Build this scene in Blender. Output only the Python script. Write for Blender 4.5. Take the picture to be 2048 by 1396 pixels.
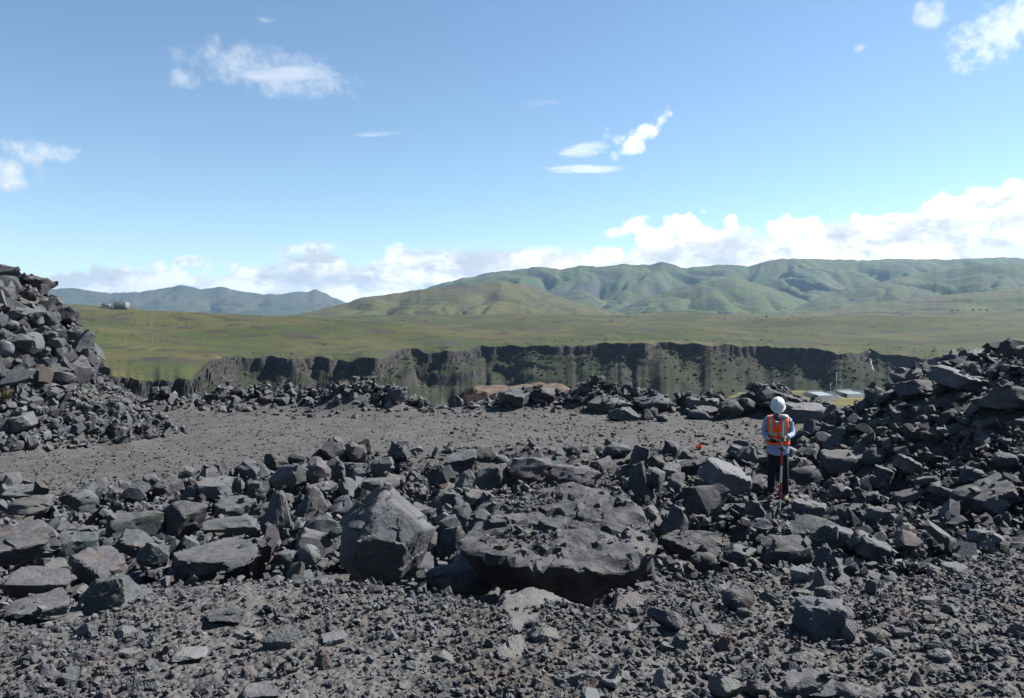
import bpy, bmesh, math, random
import numpy as np
from mathutils import Vector, Matrix

# ------------------------------------------------------------------ scene, camera, sky, sun, exposure
for o in list(bpy.data.objects):
    bpy.data.objects.remove(o)
S = bpy.context.scene
COL = S.collection
F = 1577.0            # focal length in pixels of the 2048 wide frame
CX, HY = 1024.0, 640.0  # principal column and horizon row
ZC = 3.1              # eye height above the quarry floor (photographer stands on a gravel bank)

cam = bpy.data.cameras.new('camera')
cam.sensor_width = 36.0
cam.lens = 36.0 * F / 2048.0
cam.shift_y = -(698.0 - HY) / 2048.0
cam.clip_start = 0.05
cam.clip_end = 60000.0
camo = bpy.data.objects.new('camera', cam)
camo.location = (0, 0, ZC)
camo.rotation_euler = (math.radians(90), 0, 0)
COL.objects.link(camo)
S.camera = camo

SUN_AZ = math.radians(70)    # clockwise from the viewing direction (+Y)
SUN_EL = math.radians(45)
sun_dir = Vector((math.sin(SUN_AZ) * math.cos(SUN_EL), math.cos(SUN_AZ) * math.cos(SUN_EL), math.sin(SUN_EL)))
sl = bpy.data.lights.new('sun', 'SUN')
sl.energy = 5.0
sl.angle = math.radians(0.53)
sl.color = (1.0, 0.965, 0.92)
so = bpy.data.objects.new('sun', sl)
so.rotation_euler = sun_dir.to_track_quat('Z', 'Y').to_euler()
so.location = (30, 10, 40)
COL.objects.link(so)

S.view_settings.view_transform = 'Standard'
S.view_settings.look = 'None'
S.view_settings.exposure = 1.56
S.view_settings.gamma = 1.0
S.view_settings.use_curve_mapping = False
S.render.engine = 'CYCLES'
S.cycles.use_denoising = True
S.cycles.max_bounces = 5
S.cycles.diffuse_bounces = 3
S.cycles.volume_bounces = 0
S.cycles.sample_clamp_indirect = 6.0


class NT:
    """small helper to write node trees"""
    def __init__(self, tree):
        self.t = tree
        tree.nodes.clear()

    def n(self, typ, **kw):
        nd = self.t.nodes.new(typ)
        for k, v in kw.items():
            setattr(nd, k, v)
        return nd

    def put(self, sock, v):
        if isinstance(v, bpy.types.NodeSocket):
            self.t.links.new(v, sock)
        elif isinstance(v, (tuple, list)) and hasattr(sock, 'default_value') and sock.type == 'RGBA' and len(v) == 3:
            sock.default_value = (*v, 1)
        else:
            sock.default_value = v

    def m(self, op, a, b=None, c=None, clamp=False):
        nd = self.n('ShaderNodeMath', operation=op, use_clamp=clamp)
        self.put(nd.inputs[0], a)
        if b is not None:
            self.put(nd.inputs[1], b)
        if c is not None:
            self.put(nd.inputs[2], c)
        return nd.outputs[0]

    def sm(self, v, lo, hi, a=0.0, b=1.0):
        nd = self.n('ShaderNodeMapRange', interpolation_type='SMOOTHSTEP')
        self.put(nd.inputs[0], v)
        self.put(nd.inputs[1], lo)
        self.put(nd.inputs[2], hi)
        self.put(nd.inputs[3], a)
        self.put(nd.inputs[4], b)
        return nd.outputs[0]

    def mix(self, f, a, b, blend='MIX'):
        nd = self.n('ShaderNodeMix', data_type='RGBA', blend_type=blend)
        self.put(nd.inputs[0], f)
        self.put(nd.inputs[6], a)
        self.put(nd.inputs[7], b)
        return nd.outputs[2]

    def noise(self, vec, scale, detail=4.0, rough=0.55, dist=0.0, typ='FBM', out=0):
        nd = self.n('ShaderNodeTexNoise', noise_dimensions='3D', noise_type=typ)
        if vec is not None:
            self.put(nd.inputs['Vector'], vec)
        self.put(nd.inputs['Scale'], scale)
        self.put(nd.inputs['Detail'], detail)
        self.put(nd.inputs['Roughness'], rough)
        self.put(nd.inputs['Distortion'], dist)
        return nd.outputs[out]

    def voro(self, vec, scale, feature='F1', out='Distance', rnd=1.0, smooth=None):
        nd = self.n('ShaderNodeTexVoronoi', feature=feature)
        self.put(nd.inputs['Vector'], vec)
        self.put(nd.inputs['Scale'], scale)
        self.put(nd.inputs['Randomness'], rnd)
        if smooth is not None:
            self.put(nd.inputs['Smoothness'], smooth)
        return nd.outputs[out]

    def ramp(self, fac, stops):
        nd = self.n('ShaderNodeValToRGB')
        cr = nd.color_ramp
        while len(cr.elements) < len(stops):
            cr.elements.new(0.5)
        for e, (p, c) in zip(cr.elements, stops):
            e.position = p
            e.color = (*c, 1) if len(c) == 3 else c
        self.put(nd.inputs[0], fac)
        return nd.outputs[0]

    def mapping(self, vec, scale=(1, 1, 1), rot=(0, 0, 0), loc=(0, 0, 0)):
        nd = self.n('ShaderNodeMapping')
        self.put(nd.inputs[0], vec)
        nd.inputs['Location'].default_value = loc
        nd.inputs['Rotation'].default_value = rot
        nd.inputs['Scale'].default_value = scale
        return nd.outputs[0]

    def curve(self, v, pts):
        nd = self.n('ShaderNodeFloatCurve')
        c = nd.mapping.curves[0]
        while len(c.points) < len(pts):
            c.points.new(0.5, 0.5)
        for p, (x, y) in zip(c.points, pts):
            p.location = (x, y)
            p.handle_type = 'AUTO_CLAMPED'
        nd.mapping.update()
        self.put(nd.inputs[1], v)
        return nd.outputs[0]


def ang(px, py):
    """direction (azimuth, elevation in degrees) of a photo pixel"""
    dx = px - CX
    return math.degrees(math.atan2(dx, F)), math.degrees(math.atan2(HY - py, math.hypot(F, dx)))


def build_world():
    w = bpy.data.worlds.new('World')
    S.world = w
    w.use_nodes = True
    b = NT(w.node_tree)
    sky = b.n('ShaderNodeTexSky', sky_type='NISHITA')
    sky.sun_disc = False
    sky.sun_elevation = SUN_EL
    sky.sun_rotation = SUN_AZ
    sky.altitude = 900.0
    sky.air_density = 1.0
    sky.dust_density = 0.25
    sky.ozone_density = 0.35
    tc = b.n('ShaderNodeTexCoord')
    nv = b.n('ShaderNodeVectorMath', operation='NORMALIZE')
    b.put(nv.inputs[0], tc.outputs['Generated'])
    d = nv.outputs[0]
    sp = b.n('ShaderNodeSeparateXYZ')
    b.put(sp.inputs[0], d)
    U = b.m('MULTIPLY', b.m('ARCTAN2', sp.outputs[0], sp.outputs[1]), 180 / math.pi)
    V = b.m('MULTIPLY', b.m('ARCSINE', sp.outputs[2]), 180 / math.pi)
    v1 = b.voro(d, 24.0)
    v2 = b.voro(d, 58.0)
    fine = b.noise(d, 48.0, 6.0, 0.66)
    wisp = b.noise(b.mapping(d, (1, 1, 6)), 16.0, 5.0, 0.6)
    # cauliflower relief, about 0..1
    puff = b.m('ADD', b.m('ADD', b.m('MULTIPLY', b.m('SUBTRACT', 0.60, v1), 0.58), b.m('MULTIPLY', b.m('SUBTRACT', 0.60, v2), 0.30)),
               b.m('MULTIPLY', b.m('SUBTRACT', fine, 0.5), 0.75))
    # cumulus bank along the whole horizon: height of its top against azimuth (-180..180)
    prof = [(-60, 538), (0, 542), (150, 530), (220, 526), (330, 530), (440, 536), (520, 528), (590, 498), (665, 500), (740, 514),
            (800, 500), (1000, 494), (1240, 496), (1290, 462), (1340, 448), (1420, 432), (1520, 436), (1610, 416), (1700, 402), (1760, 430),
            (1850, 386), (1950, 377), (2048, 352), (2150, 342)]
    pts = [(0.0, 0.30)]
    pts += [((-120 + 180) / 360, 0.42), ((-70 + 180) / 360, 0.30)]
    for px, py in prof:
        a, e = ang(px, py)
        pts.append(((a + 180) / 360, e / 12.0))
    pts += [((50 + 180) / 360, 0.72), ((75 + 180) / 360, 0.5), ((120 + 180) / 360, 0.62), (1.0, 0.30)]
    T = b.m('MULTIPLY', b.curve(b.m('DIVIDE', b.m('ADD', U, 180.0), 360.0), pts), 12.0)
    amp = b.sm(U, -10.0, 14.0, 3.0, 3.6)
    flat = b.m('MULTIPLY', b.sm(U, -9.0, -6.0), b.sm(U, 6.5, 9.0, 1.0, 0.0))
    amp = b.m('MULTIPLY', amp, b.m('SUBTRACT', 1.0, b.m('MULTIPLY', flat, 0.8)))
    q = b.m('SUBTRACT', b.m('ADD', T, b.m('MULTIPLY', b.m('SUBTRACT', puff, 0.10), amp)), V)
    bank = b.sm(q, -0.2, b.sm(U, -8.0, 8.0, 0.55, 0.42))
    # grey undersides
    gn = b.noise(b.mapping(d, (1, 1, 2.6), loc=(0.3, 0.1, 0.2)), 13.0, 4.0, 0.6)
    gn2 = b.m('ADD', gn, b.m('MULTIPLY', b.m('SUBTRACT', puff, 0.1), -0.12))
    lowmask = b.m('MULTIPLY', b.sm(q, 0.3, 1.6), b.sm(V, 0.8, 2.4))
    gr = b.m('MULTIPLY', b.sm(gn2, 0.50, 0.66), lowmask)
    leftgrey = b.m('MULTIPLY', b.sm(U, -6.0, 6.0, 0.75, 0.0), b.sm(gn2, 0.40, 0.58))
    grey = b.m('MAXIMUM', b.m('MULTIPLY', gr, 0.62), leftgrey)
    # the slate patch on the ridge in the middle right
    uv = b.n('ShaderNodeCombineXYZ')
    b.put(uv.inputs[0], U)
    b.put(uv.inputs[1], V)
    uv = uv.outputs[0]

    def blob(px, py, wpx, hpx, rot=0.0, namp=0.9, ntex=None, lo=0.0, hi=0.35):
        a0, e0 = ang(px, py)
        k = 180 / math.pi / F
        mp = b.n('ShaderNodeMapping', vector_type='TEXTURE')
        b.put(mp.inputs[0], uv)
        mp.inputs['Location'].default_value = (a0, e0, 0)
        mp.inputs['Rotation'].default_value = (0, 0, rot)
        mp.inputs['Scale'].default_value = (wpx * k, hpx * k, 1)
        dt = b.n('ShaderNodeVectorMath', operation='DOT_PRODUCT')
        b.put(dt.inputs[0], mp.outputs[0])
        b.put(dt.inputs[1], mp.outputs[0])
        f = b.m('SUBTRACT', b.m('MULTIPLY_ADD', ntex, namp, 1.0), dt.outputs['Value'])
        return b.sm(f, lo, hi)
    pc = b.m('SUBTRACT', puff, 0.12)
    fc = b.m('SUBTRACT', fine, 0.5)
    wc = b.m('SUBTRACT', wisp, 0.5)
    slate = b.m('MAXIMUM', blob(1330, 512, 60, 20, 0.1, 4.0, fc, -0.6, 1.6), blob(1450, 520, 75, 14, 0.0, 4.0, fc, -0.6, 1.6))
    for (px, py, ww, hh) in ((1445, 487, 36, 13), (1690, 471, 30, 9), (1900, 455, 34, 15), (2020, 440, 44, 20)):
        slate = b.m('MAXIMUM', slate, blob(px, py, ww, hh, 0.15, 5.0, fc, -0.7, 1.9))
    grey = b.m('MAXIMUM', grey, b.m('MULTIPLY', slate, 0.8))
    white = b.mix(b.sm(U, -22.0, 16.0), (7.0, 7.2, 7.4), (9.0, 9.1, 9.2))
    greyc = b.mix(b.sm(U, -22.0, 16.0), (3.3, 3.9, 4.6), (3.2, 3.6, 4.2))
    white = b.mix(b.m('MULTIPLY', b.sm(puff, 0.14, -0.14), 0.5), white, greyc)
    bankc = b.mix(grey, white, greyc)
    # separate clouds
    cum = b.m('MAXIMUM', blob(1268, 274, 98, 30, 0.40, 4.0, pc, -0.1, 0.9), blob(1324, 246, 32, 18, 0.5, 3.8, pc, -0.1, 0.9))
    cum = b.m('MAXIMUM', cum, blob(1215, 276, 30, 24, 0.0, 3.8, pc, -0.1, 0.9))
    cum = b.m('MAXIMUM', cum, blob(1255, 452, 62, 16, 0.35, 4.2, pc, -0.1, 0.9))
    cum = b.m('MAXIMUM', cum, b.m('MULTIPLY', blob(20, 335, 50, 32, 0.0, 4.2, pc, -0.2, 1.2), 0.92))
    cum = b.m('MAXIMUM', cum, b.m('MULTIPLY', blob(2010, 60, 110, 46, 0.35, 3.4, fc, -0.1, 1.2), 0.75))
    cum = b.m('MAXIMUM', cum, b.m('MULTIPLY', blob(1862, 28, 36, 26, 0.0, 3.0, fc, 0.0, 1.2), 0.6))
    cum = b.m('MAXIMUM', cum, b.m('MULTIPLY', blob(380, 522, 34, 15, 0.0, 2.4, fc, 0.0, 0.8), 0.8))
    cum = b.m('MAXIMUM', cum, b.m('MULTIPLY', blob(618, 497, 66, 15, 0.1, 2.8, fc, 0.0, 0.9), 0.85))
    thin = b.m('MULTIPLY', blob(535, 140, 150, 40, -0.08, 5.0, fc, -0.6, 2.2), 0.5)
    thin = b.m('MAXIMUM', thin, b.m('MULTIPLY', blob(575, 150, 95, 17, 0.1, 2.6, wc, -0.3, 1.2), 0.55))
    thin = b.m('MAXIMUM', thin, b.m('MULTIPLY', blob(372, 160, 32, 22, 0.0, 4.5, fc, -0.2, 2.0), 0.45))
    thin = b.m('MAXIMUM', thin, b.m('MULTIPLY', blob(80, 302, 62, 20, 0.0, 3.2, fc, 0.0, 1.3), 0.55))
    thin = b.m('MAXIMUM', thin, b.m('MULTIPLY', blob(1175, 338, 80, 8, 0.0, 4.5, wc, -0.5, 1.5), 0.75))
    thin = b.m('MAXIMUM', thin, b.m('MULTIPLY', blob(1165, 302, 60, 16, 0.15, 3.6, wc, 0.0, 1.2), 0.6))
    thin = b.m('MAXIMUM', thin, b.m('MULTIPLY', blob(757, 268, 50, 6, 0.08, 4.5, wc, -0.3, 1.8), 0.38))
    thin = b.m('MAXIMUM', thin, b.m('MULTIPLY', blob(1085, 208, 42, 8, 0.0, 5.0, wc, 0.0, 2.0), 0.3))
    thin = b.m('MAXIMUM', thin, b.m('MULTIPLY', blob(1715, 97, 13, 8, 0.2, 4.0, fc, 0.0, 1.6), 0.4))
    thin = b.m('MAXIMUM', thin, b.m('MULTIPLY', blob(535, 40, 22, 6, 0.0, 4.0, fc, 0.0, 1.6), 0.22))
    sc = b.mix(b.sm(U, -20.0, 12.0), (7.0, 7.3, 7.6), (7.26, 7.66, 7.79))
    cumc = b.mix(b.m('MULTIPLY', b.sm(U, 2.0, -8.0, 0.0, 0.6), b.sm(fine, 0.42, 0.62)), sc, (2.77, 3.23, 3.83))
    skyc = b.mix(1.0, sky.outputs[0], (0.90, 1.02, 1.07), 'MULTIPLY')
    c1 = b.mix(thin, skyc, sc)
    c2 = b.mix(bank, c1, bankc)
    c3 = b.mix(cum, c2, cumc)
    bg = b.n('ShaderNodeBackground')
    b.put(bg.inputs['Color'], c3)
    bg.inputs['Strength'].default_value = 0.05
    # away from the view the same sky and the same bank of cloud go on, with less fine detail
    rough_n = b.noise(d, 20.0, 3.0, 0.6)
    q2 = b.m('SUBTRACT', b.m('MULTIPLY_ADD', b.m('SUBTRACT', rough_n, 0.45), 5.0, T), V)
    c4 = b.mix(b.sm(q2, -0.05, 0.5), skyc, b.mix(b.sm(rough_n, 0.5, 0.62), white, greyc))
    bg2 = b.n('ShaderNodeBackground')
    b.put(bg2.inputs['Color'], c4)
    bg2.inputs['Strength'].default_value = 0.05
    inside = b.m('MULTIPLY', b.m('LESS_THAN', b.m('ABSOLUTE', U), 42.0), b.m('MULTIPLY', b.m('LESS_THAN', V, 27.0), b.m('GREATER_THAN', V, -0.5)))
    mx = b.n('ShaderNodeMixShader')
    b.put(mx.inputs[0], inside)
    b.t.links.new(bg2.outputs[0], mx.inputs[1])
    b.t.links.new(bg.outputs[0], mx.inputs[2])
    out = b.n('ShaderNodeOutputWorld')
    b.t.links.new(mx.outputs[0], out.inputs[0])
    w.cycles.sampling_method = 'NONE'


build_world()

# ------------------------------------------------------------------ numeric helpers
rng = np.random.default_rng(11)
PERM = rng.permutation(256).astype(np.int64)
GRAD = rng.normal(size=(256, 3))
GRAD /= np.linalg.norm(GRAD, axis=1)[:, None]


def pnoise(p, seed=0):
    p = np.asarray(p, dtype=np.float64) + seed * 17.31
    i = np.floor(p).astype(np.int64)
    f = p - i
    u = f * f * f * (f * (f * 6 - 15) + 10)
    res = np.zeros(len(p))
    for a in (0, 1):
        pa = PERM[(i[:, 0] + a) & 255]
        wa = u[:, 0] if a else 1 - u[:, 0]
        for b_ in (0, 1):
            pb = PERM[(pa + i[:, 1] + b_) & 255]
            wb = u[:, 1] if b_ else 1 - u[:, 1]
            for c in (0, 1):
                g = GRAD[PERM[(pb + i[:, 2] + c) & 255]]
                wc = u[:, 2] if c else 1 - u[:, 2]
                res += wa * wb * wc * (g[:, 0] * (f[:, 0] - a) + g[:, 1] * (f[:, 1] - b_) + g[:, 2] * (f[:, 2] - c))
    return res * 1.5


def fbm(p, octv=4, seed=0, gain=0.5, lac=2.03):
    s = np.zeros(len(p))
    a = 1.0
    for k in range(octv):
        s += a * pnoise(np.asarray(p) * lac ** k, seed + k * 3)
        a *= gain
    return s


def ridged(p, octv=4, seed=0, gain=0.5):
    s = np.zeros(len(p))
    a = 1.0
    for k in range(octv):
        s += a * (1 - 2 * np.abs(pnoise(np.asarray(p) * 2.03 ** k, seed + k * 3)))
        a *= gain
    return s


def n2(x, y, scale, octv=3, seed=0, z=0.0):
    sh = np.shape(x)
    x = np.ravel(x)
    y = np.ravel(y)
    return fbm(np.stack([x * scale, y * scale, np.full(len(x), z + 0.37)], 1), octv, seed).reshape(sh)


def sstep(a, b, x):
    t = np.clip((x - a) / (b - a), 0, 1)
    return t * t * (3 - 2 * t)


def mesh_np(name, V, tris=None, quads=None, smooth=True, tint=None, sharp=None):
    me = bpy.data.meshes.new(name)
    V = np.asarray(V, dtype=np.float32)
    me.vertices.add(len(V))
    me.vertices.foreach_set('co', V.ravel())
    idx = []
    starts = []
    pos = 0
    for arr, k in ((tris, 3), (quads, 4)):
        if arr is not None and len(arr):
            arr = np.asarray(arr, dtype=np.int32)
            idx.append(arr.ravel())
            starts.append(pos + np.arange(len(arr), dtype=np.int32) * k)
            pos += arr.size
    idx = np.concatenate(idx)
    starts = np.concatenate(starts)
    me.loops.add(len(idx))
    me.loops.foreach_set('vertex_index', idx)
    me.polygons.add(len(starts))
    me.polygons.foreach_set('loop_start', starts)
    me.polygons.foreach_set('use_smooth', np.full(len(starts), smooth))
    me.update(calc_edges=True)
    me.validate()
    if sharp:
        me.set_sharp_from_angle(angle=math.radians(sharp))
    if tint is not None:
        at = me.attributes.new('tint', 'FLOAT_COLOR', 'POINT')
        c = np.ones((len(V), 4), dtype=np.float32)
        c[:, :3] = tint
        at.data.foreach_set('color', c.ravel())
    return me


def link(name, me, mat=None, parent=None, loc=None):
    o = bpy.data.objects.new(name, me)
    if mat is not None and me is not None and hasattr(me, 'materials') and not me.materials:
        me.materials.append(mat)
    COL.objects.link(o)
    if parent is not None:
        o.parent = parent
    if loc is not None:
        o.location = loc
    return o


def tag(o, label=None, cat=None, group=None, kind=None):
    if label:
        o['label'] = label
    if cat:
        o['category'] = cat
    if group:
        o['group'] = group
    if kind:
        o['kind'] = kind
    return o


def grid_quads(nr, nc):
    i = np.arange(nr - 1)[:, None] * nc + np.arange(nc - 1)[None, :]
    return np.stack([i, i + 1, i + nc + 1, i + nc], -1).reshape(-1, 4)


def at(px, py, d):
    return np.array([(px - CX) / F * d, d, ZC + (HY - py) / F * d])


# ------------------------------------------------------------------ materials
def new_mat(name):
    m = bpy.data.materials.new(name)
    m.use_nodes = True
    return m, NT(m.node_tree)


def finish(b, color, rough=0.85, bump=None, strength=0.5, dist=0.02, spec=0.3, metal=0.0):
    p = b.n('ShaderNodeBsdfPrincipled')
    b.put(p.inputs['Base Color'], color)
    b.put(p.inputs['Roughness'], rough)
    p.inputs['Specular IOR Level'].default_value = spec
    p.inputs['Metallic'].default_value = metal
    if bump is not None:
        bm = b.n('ShaderNodeBump')
        b.put(bm.inputs['Height'], bump)
        bm.inputs['Strength'].default_value = strength
        bm.inputs['Distance'].default_value = dist
        b.t.links.new(bm.outputs[0], p.inputs['Normal'])
    o = b.n('ShaderNodeOutputMaterial')
    b.t.links.new(p.outputs[0], o.inputs[0])
    return p


def rock_mat(name, source, fleck=1.0):
    """grey blasted basalt; its tint comes from the object colour or from the stone's own attribute"""
    m, b = new_mat(name)
    geo = b.n('ShaderNodeNewGeometry')
    pos = geo.outputs['Position']
    if source == 'object':
        oi = b.n('ShaderNodeObjectInfo')
        base = oi.outputs['Color']
        sh = b.n('ShaderNodeVectorMath', operation='ADD')
        sc = b.n('ShaderNodeVectorMath', operation='SCALE')
        sc.inputs[0].default_value = (37.0, 11.0, 53.0)
        b.put(sc.inputs['Scale'], oi.outputs['Random'])
        b.put(sh.inputs[0], pos)
        b.put(sh.inputs[1], sc.outputs[0])
        pos = sh.outputs[0]
    else:
        a = b.n('ShaderNodeAttribute', attribute_name='tint')
        base = a.outputs['Color']
    nb = b.noise(pos, 2.2, 3.0, 0.6)
    nm = b.noise(pos, 11.0, 4.0, 0.68)
    nf = b.noise(pos, 70.0, 2.0, 0.7)
    c = b.mix(b.sm(nb, 0.35, 0.68), b.mix(0.62, (0, 0, 0), base), b.mix(0.5, base, (0.0703, 0.0703, 0.0683)))
    c = b.mix(b.m('MULTIPLY', b.sm(nm, 0.5, 0.75), 0.5), c, b.mix(0.5, base, (0.0228, 0.0234, 0.0247)))
    c = b.mix(b.m('MULTIPLY', b.sm(nf, 0.52, 0.72), 0.35), c, (0.1092, 0.1092, 0.1071))
    # iron stain
    st = b.noise(pos, 3.7, 3.0, 0.6)
    c = b.mix(b.m('MULTIPLY', b.sm(st, 0.56, 0.70), 0.5), c, (0.0777, 0.0523, 0.0389))
    # pale mineral flecks
    vf = b.voro(pos, 55.0)
    fl = b.m('MULTIPLY', b.sm(vf, 0.20, 0.12), b.sm(b.noise(pos, 5.0, 2.0), 0.5, 0.62))
    c = b.mix(b.m('MULTIPLY', fl, 0.55 * fleck), c, (0.2371, 0.2457, 0.2371))
    # settled quarry dust on level faces
    sx = b.n('ShaderNodeSeparateXYZ')
    b.put(sx.inputs[0], geo.outputs['Normal'])
    du = b.m('MULTIPLY', b.sm(sx.outputs[2], 0.55, 0.95), b.sm(nm, 0.38, 0.62))
    c = b.mix(b.m('MULTIPLY', du, 0.38), c, (0.1071, 0.1011, 0.0958))
    rg_ = b.noise(pos, 3.4, 3.0, 0.6, 0.0, 'RIDGED_MULTIFRACTAL')
    h = b.m('ADD', b.m('MULTIPLY', nm, 0.7), b.m('MULTIPLY', nf, 0.34))
    h = b.m('ADD', h, b.m('MULTIPLY', rg_, 0.35))
    c = b.mix(b.m('MULTIPLY', b.sm(rg_, 0.9, 1.5), 0.4), c, b.mix(0.5, base, (0.0112, 0.0112, 0.0121)))
    finish(b, c, 0.86, h, 0.75, 0.035, 0.25)
    return m


def ground_mat():
    m, b = new_mat('gravel_ground')
    geo = b.n('ShaderNodeNewGeometry')
    pos = geo.outputs['Position']
    nb = b.noise(pos, 0.45, 5.0, 0.6)
    nm = b.noise(b.mapping(pos, (1, 2.2, 1)), 2.1, 5.0, 0.65)
    nf = b.noise(pos, 16.0, 4.0, 0.72)
    v = b.voro(pos, 22.0, out='Color')
    v2 = b.voro(pos, 60.0, out='Color')
    vs = b.n('ShaderNodeSeparateColor')
    b.put(vs.inputs[0], v)
    vs2 = b.n('ShaderNodeSeparateColor')
    b.put(vs2.inputs[0], v2)
    c = b.mix(b.sm(nb, 0.38, 0.64), (0.0491, 0.0473, 0.0456), (0.0761, 0.0719, 0.0668))
    c = b.mix(b.sm(nm, 0.42, 0.68), c, (0.0341, 0.0341, 0.0349))
    c = b.mix(b.m('MULTIPLY', vs.outputs[0], 0.45), c, (0.0952, 0.0939, 0.0922))
    c = b.mix(b.m('MULTIPLY', vs2.outputs[1], 0.45), c, (0.0241, 0.0241, 0.0245))
    c = b.mix(b.m('MULTIPLY', b.sm(nf, 0.5, 0.75), 0.4), c, (0.1129, 0.1100, 0.1057))
    sp_ = b.noise(pos, 0.9, 4.0, 0.6)
    c = b.mix(b.m('MULTIPLY', b.sm(sp_, 0.48, 0.64), 0.75), c, (0.0434, 0.0384, 0.0345))
    h = b.m('ADD', b.m('MULTIPLY', b.voro(pos, 30.0), -0.6), b.m('MULTIPLY', nf, 0.7))
    finish(b, c, 0.92, h, 0.9, 0.03, 0.2)
    return m


def grass_mat(name, far=1.0, cliff=(0.05, 0.052, 0.058), green=(0.098, 0.125, 0.030), olive=(0.15, 0.145, 0.048),
              brown=(0.125, 0.098, 0.078), nscale=0.006, brownness=0.5):
    m, b = new_mat(name)
    geo = b.n('ShaderNodeNewGeometry')
    pos = geo.outputs['Position']
    flat = b.mapping(pos, (1, 1, 2.5))
    n1 = b.noise(flat, nscale, 6.0, 0.6)
    n2_ = b.noise(flat, nscale * 5, 6.0, 0.62)
    n3 = b.noise(flat, nscale * 30, 5.0, 0.65)
    c = b.mix(b.sm(n1, 0.42, 0.58), green, olive)
    c = b.mix(b.m('MULTIPLY', b.sm(n2_, 0.50, 0.64), brownness), c, brown)
    n4 = b.noise(b.mapping(pos, (1, 1, 6.0), loc=(31, 7, 3)), nscale * 2.3, 6.0, 0.6)
    c = b.mix(b.m('MULTIPLY', b.sm(n4, 0.55, 0.68), brownness), c, (0.034, 0.029, 0.026))
    c = b.mix(b.m('MULTIPLY', b.sm(n3, 0.5, 0.72), 0.45), c, (0.019, 0.023, 0.011))
    nn = b.n('ShaderNodeSeparateXYZ')
    b.put(nn.inputs[0], geo.outputs['Normal'])
    steep = b.sm(b.m('ADD', nn.outputs[2], b.m('MULTIPLY', b.m('SUBTRACT', n3, 0.5), 0.30)), 0.74, 0.56)
    rk = b.noise(b.mapping(pos, (1, 1, 0.35)), 0.12, 6.0, 0.7)
    rc = b.mix(b.sm(rk, 0.35, 0.7), cliff, (0.052, 0.045, 0.043))
    rc = b.mix(b.m('MULTIPLY', b.sm(n2_, 0.52, 0.64), 0.5), rc, (0.062, 0.042, 0.032))
    band = b.noise(b.mapping(pos, (0.05, 0.05, 1.2)), 0.5, 4.0, 0.6)
    rc = b.mix(b.m('MULTIPLY', b.sm(band, 0.48, 0.62), 0.5), rc, (0.018, 0.018, 0.020))
    rc = b.mix(b.m('MULTIPLY', b.sm(n3, 0.54, 0.66), 0.55), rc, green)
    c = b.mix(steep, c, rc)
    bh = b.m('ADD', b.m('MULTIPLY', n3, 1.0), b.m('MULTIPLY', rk, 0.5))
    finish(b, c, 0.95, bh, 0.6, 2.0 * far, 0.1)
    return m


def plain_mat(name, col, rough=0.6, spec=0.4, metal=0.0, var=0.12, nscale=30.0, bump=0.0, bdist=0.002):
    m, b = new_mat(name)
    tc = b.n('ShaderNodeTexCoord')
    n = b.noise(tc.outputs['Object'], nscale, 5.0, 0.6)
    dark = tuple(c * (1 - var * 1.6) for c in col)
    lite = tuple(min(1, c * (1 + var)) for c in col)
    c = b.mix(b.sm(n, 0.3, 0.7), dark, lite)
    finish(b, c, rough, n if bump > 0 else None, bump, bdist, spec, metal)
    return m


ROCK = rock_mat('blasted_basalt', 'object')
STONE = rock_mat('loose_stone', 'tint', 0.6)
GROUND = ground_mat()
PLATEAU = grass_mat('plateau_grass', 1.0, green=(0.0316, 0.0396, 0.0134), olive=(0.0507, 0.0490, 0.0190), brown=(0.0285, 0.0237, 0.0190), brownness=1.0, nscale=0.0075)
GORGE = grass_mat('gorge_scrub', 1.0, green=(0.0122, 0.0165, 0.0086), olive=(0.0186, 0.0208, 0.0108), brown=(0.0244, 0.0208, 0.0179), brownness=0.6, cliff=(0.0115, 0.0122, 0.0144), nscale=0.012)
HILL = grass_mat('hill_grass', 3.0, nscale=0.0022, green=(0.0378, 0.0467, 0.0165), olive=(0.0550, 0.0523, 0.0213), brown=(0.0467, 0.0372, 0.0316), brownness=0.85)
MOUNT = grass_mat('mountain_grass', 6.0, nscale=0.0011, green=(0.034, 0.054, 0.016), olive=(0.052, 0.062, 0.020), brown=(0.0398, 0.0330, 0.0316), brownness=0.75)
FARM = grass_mat('far_mountain', 10.0, nscale=0.0007, green=(0.0241, 0.0344, 0.0179), olive=(0.0358, 0.0398, 0.0206), brown=(0.0344, 0.0289, 0.0289), brownness=0.5)


# ------------------------------------------------------------------ the far land
def rim_r(px):
    t = [(-600, 330), (0, 330), (180, 335), (300, 345), (380, 355), (410, 400), (440, 500), (470, 600), (540, 620), (590, 595), (610, 625), (632, 655),
         (655, 625), (700, 605), (755, 580), (775, 630), (800, 700), (830, 725), (860, 715), (900, 700), (930, 730), (962, 770), (1000, 760), (1035, 735),
         (1070, 730), (1120, 720), (1200, 730), (1290, 700), (1320, 740), (1400, 720), (1520, 735), (1620, 710), (1690, 690), (1715, 705), (1740, 740), (1762, 708), (1790, 690),
         (1850, 670), (2048, 640), (2700, 600)]
    a = np.array(t, float)
    return np.interp(px, a[:, 0], a[:, 1])


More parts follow.
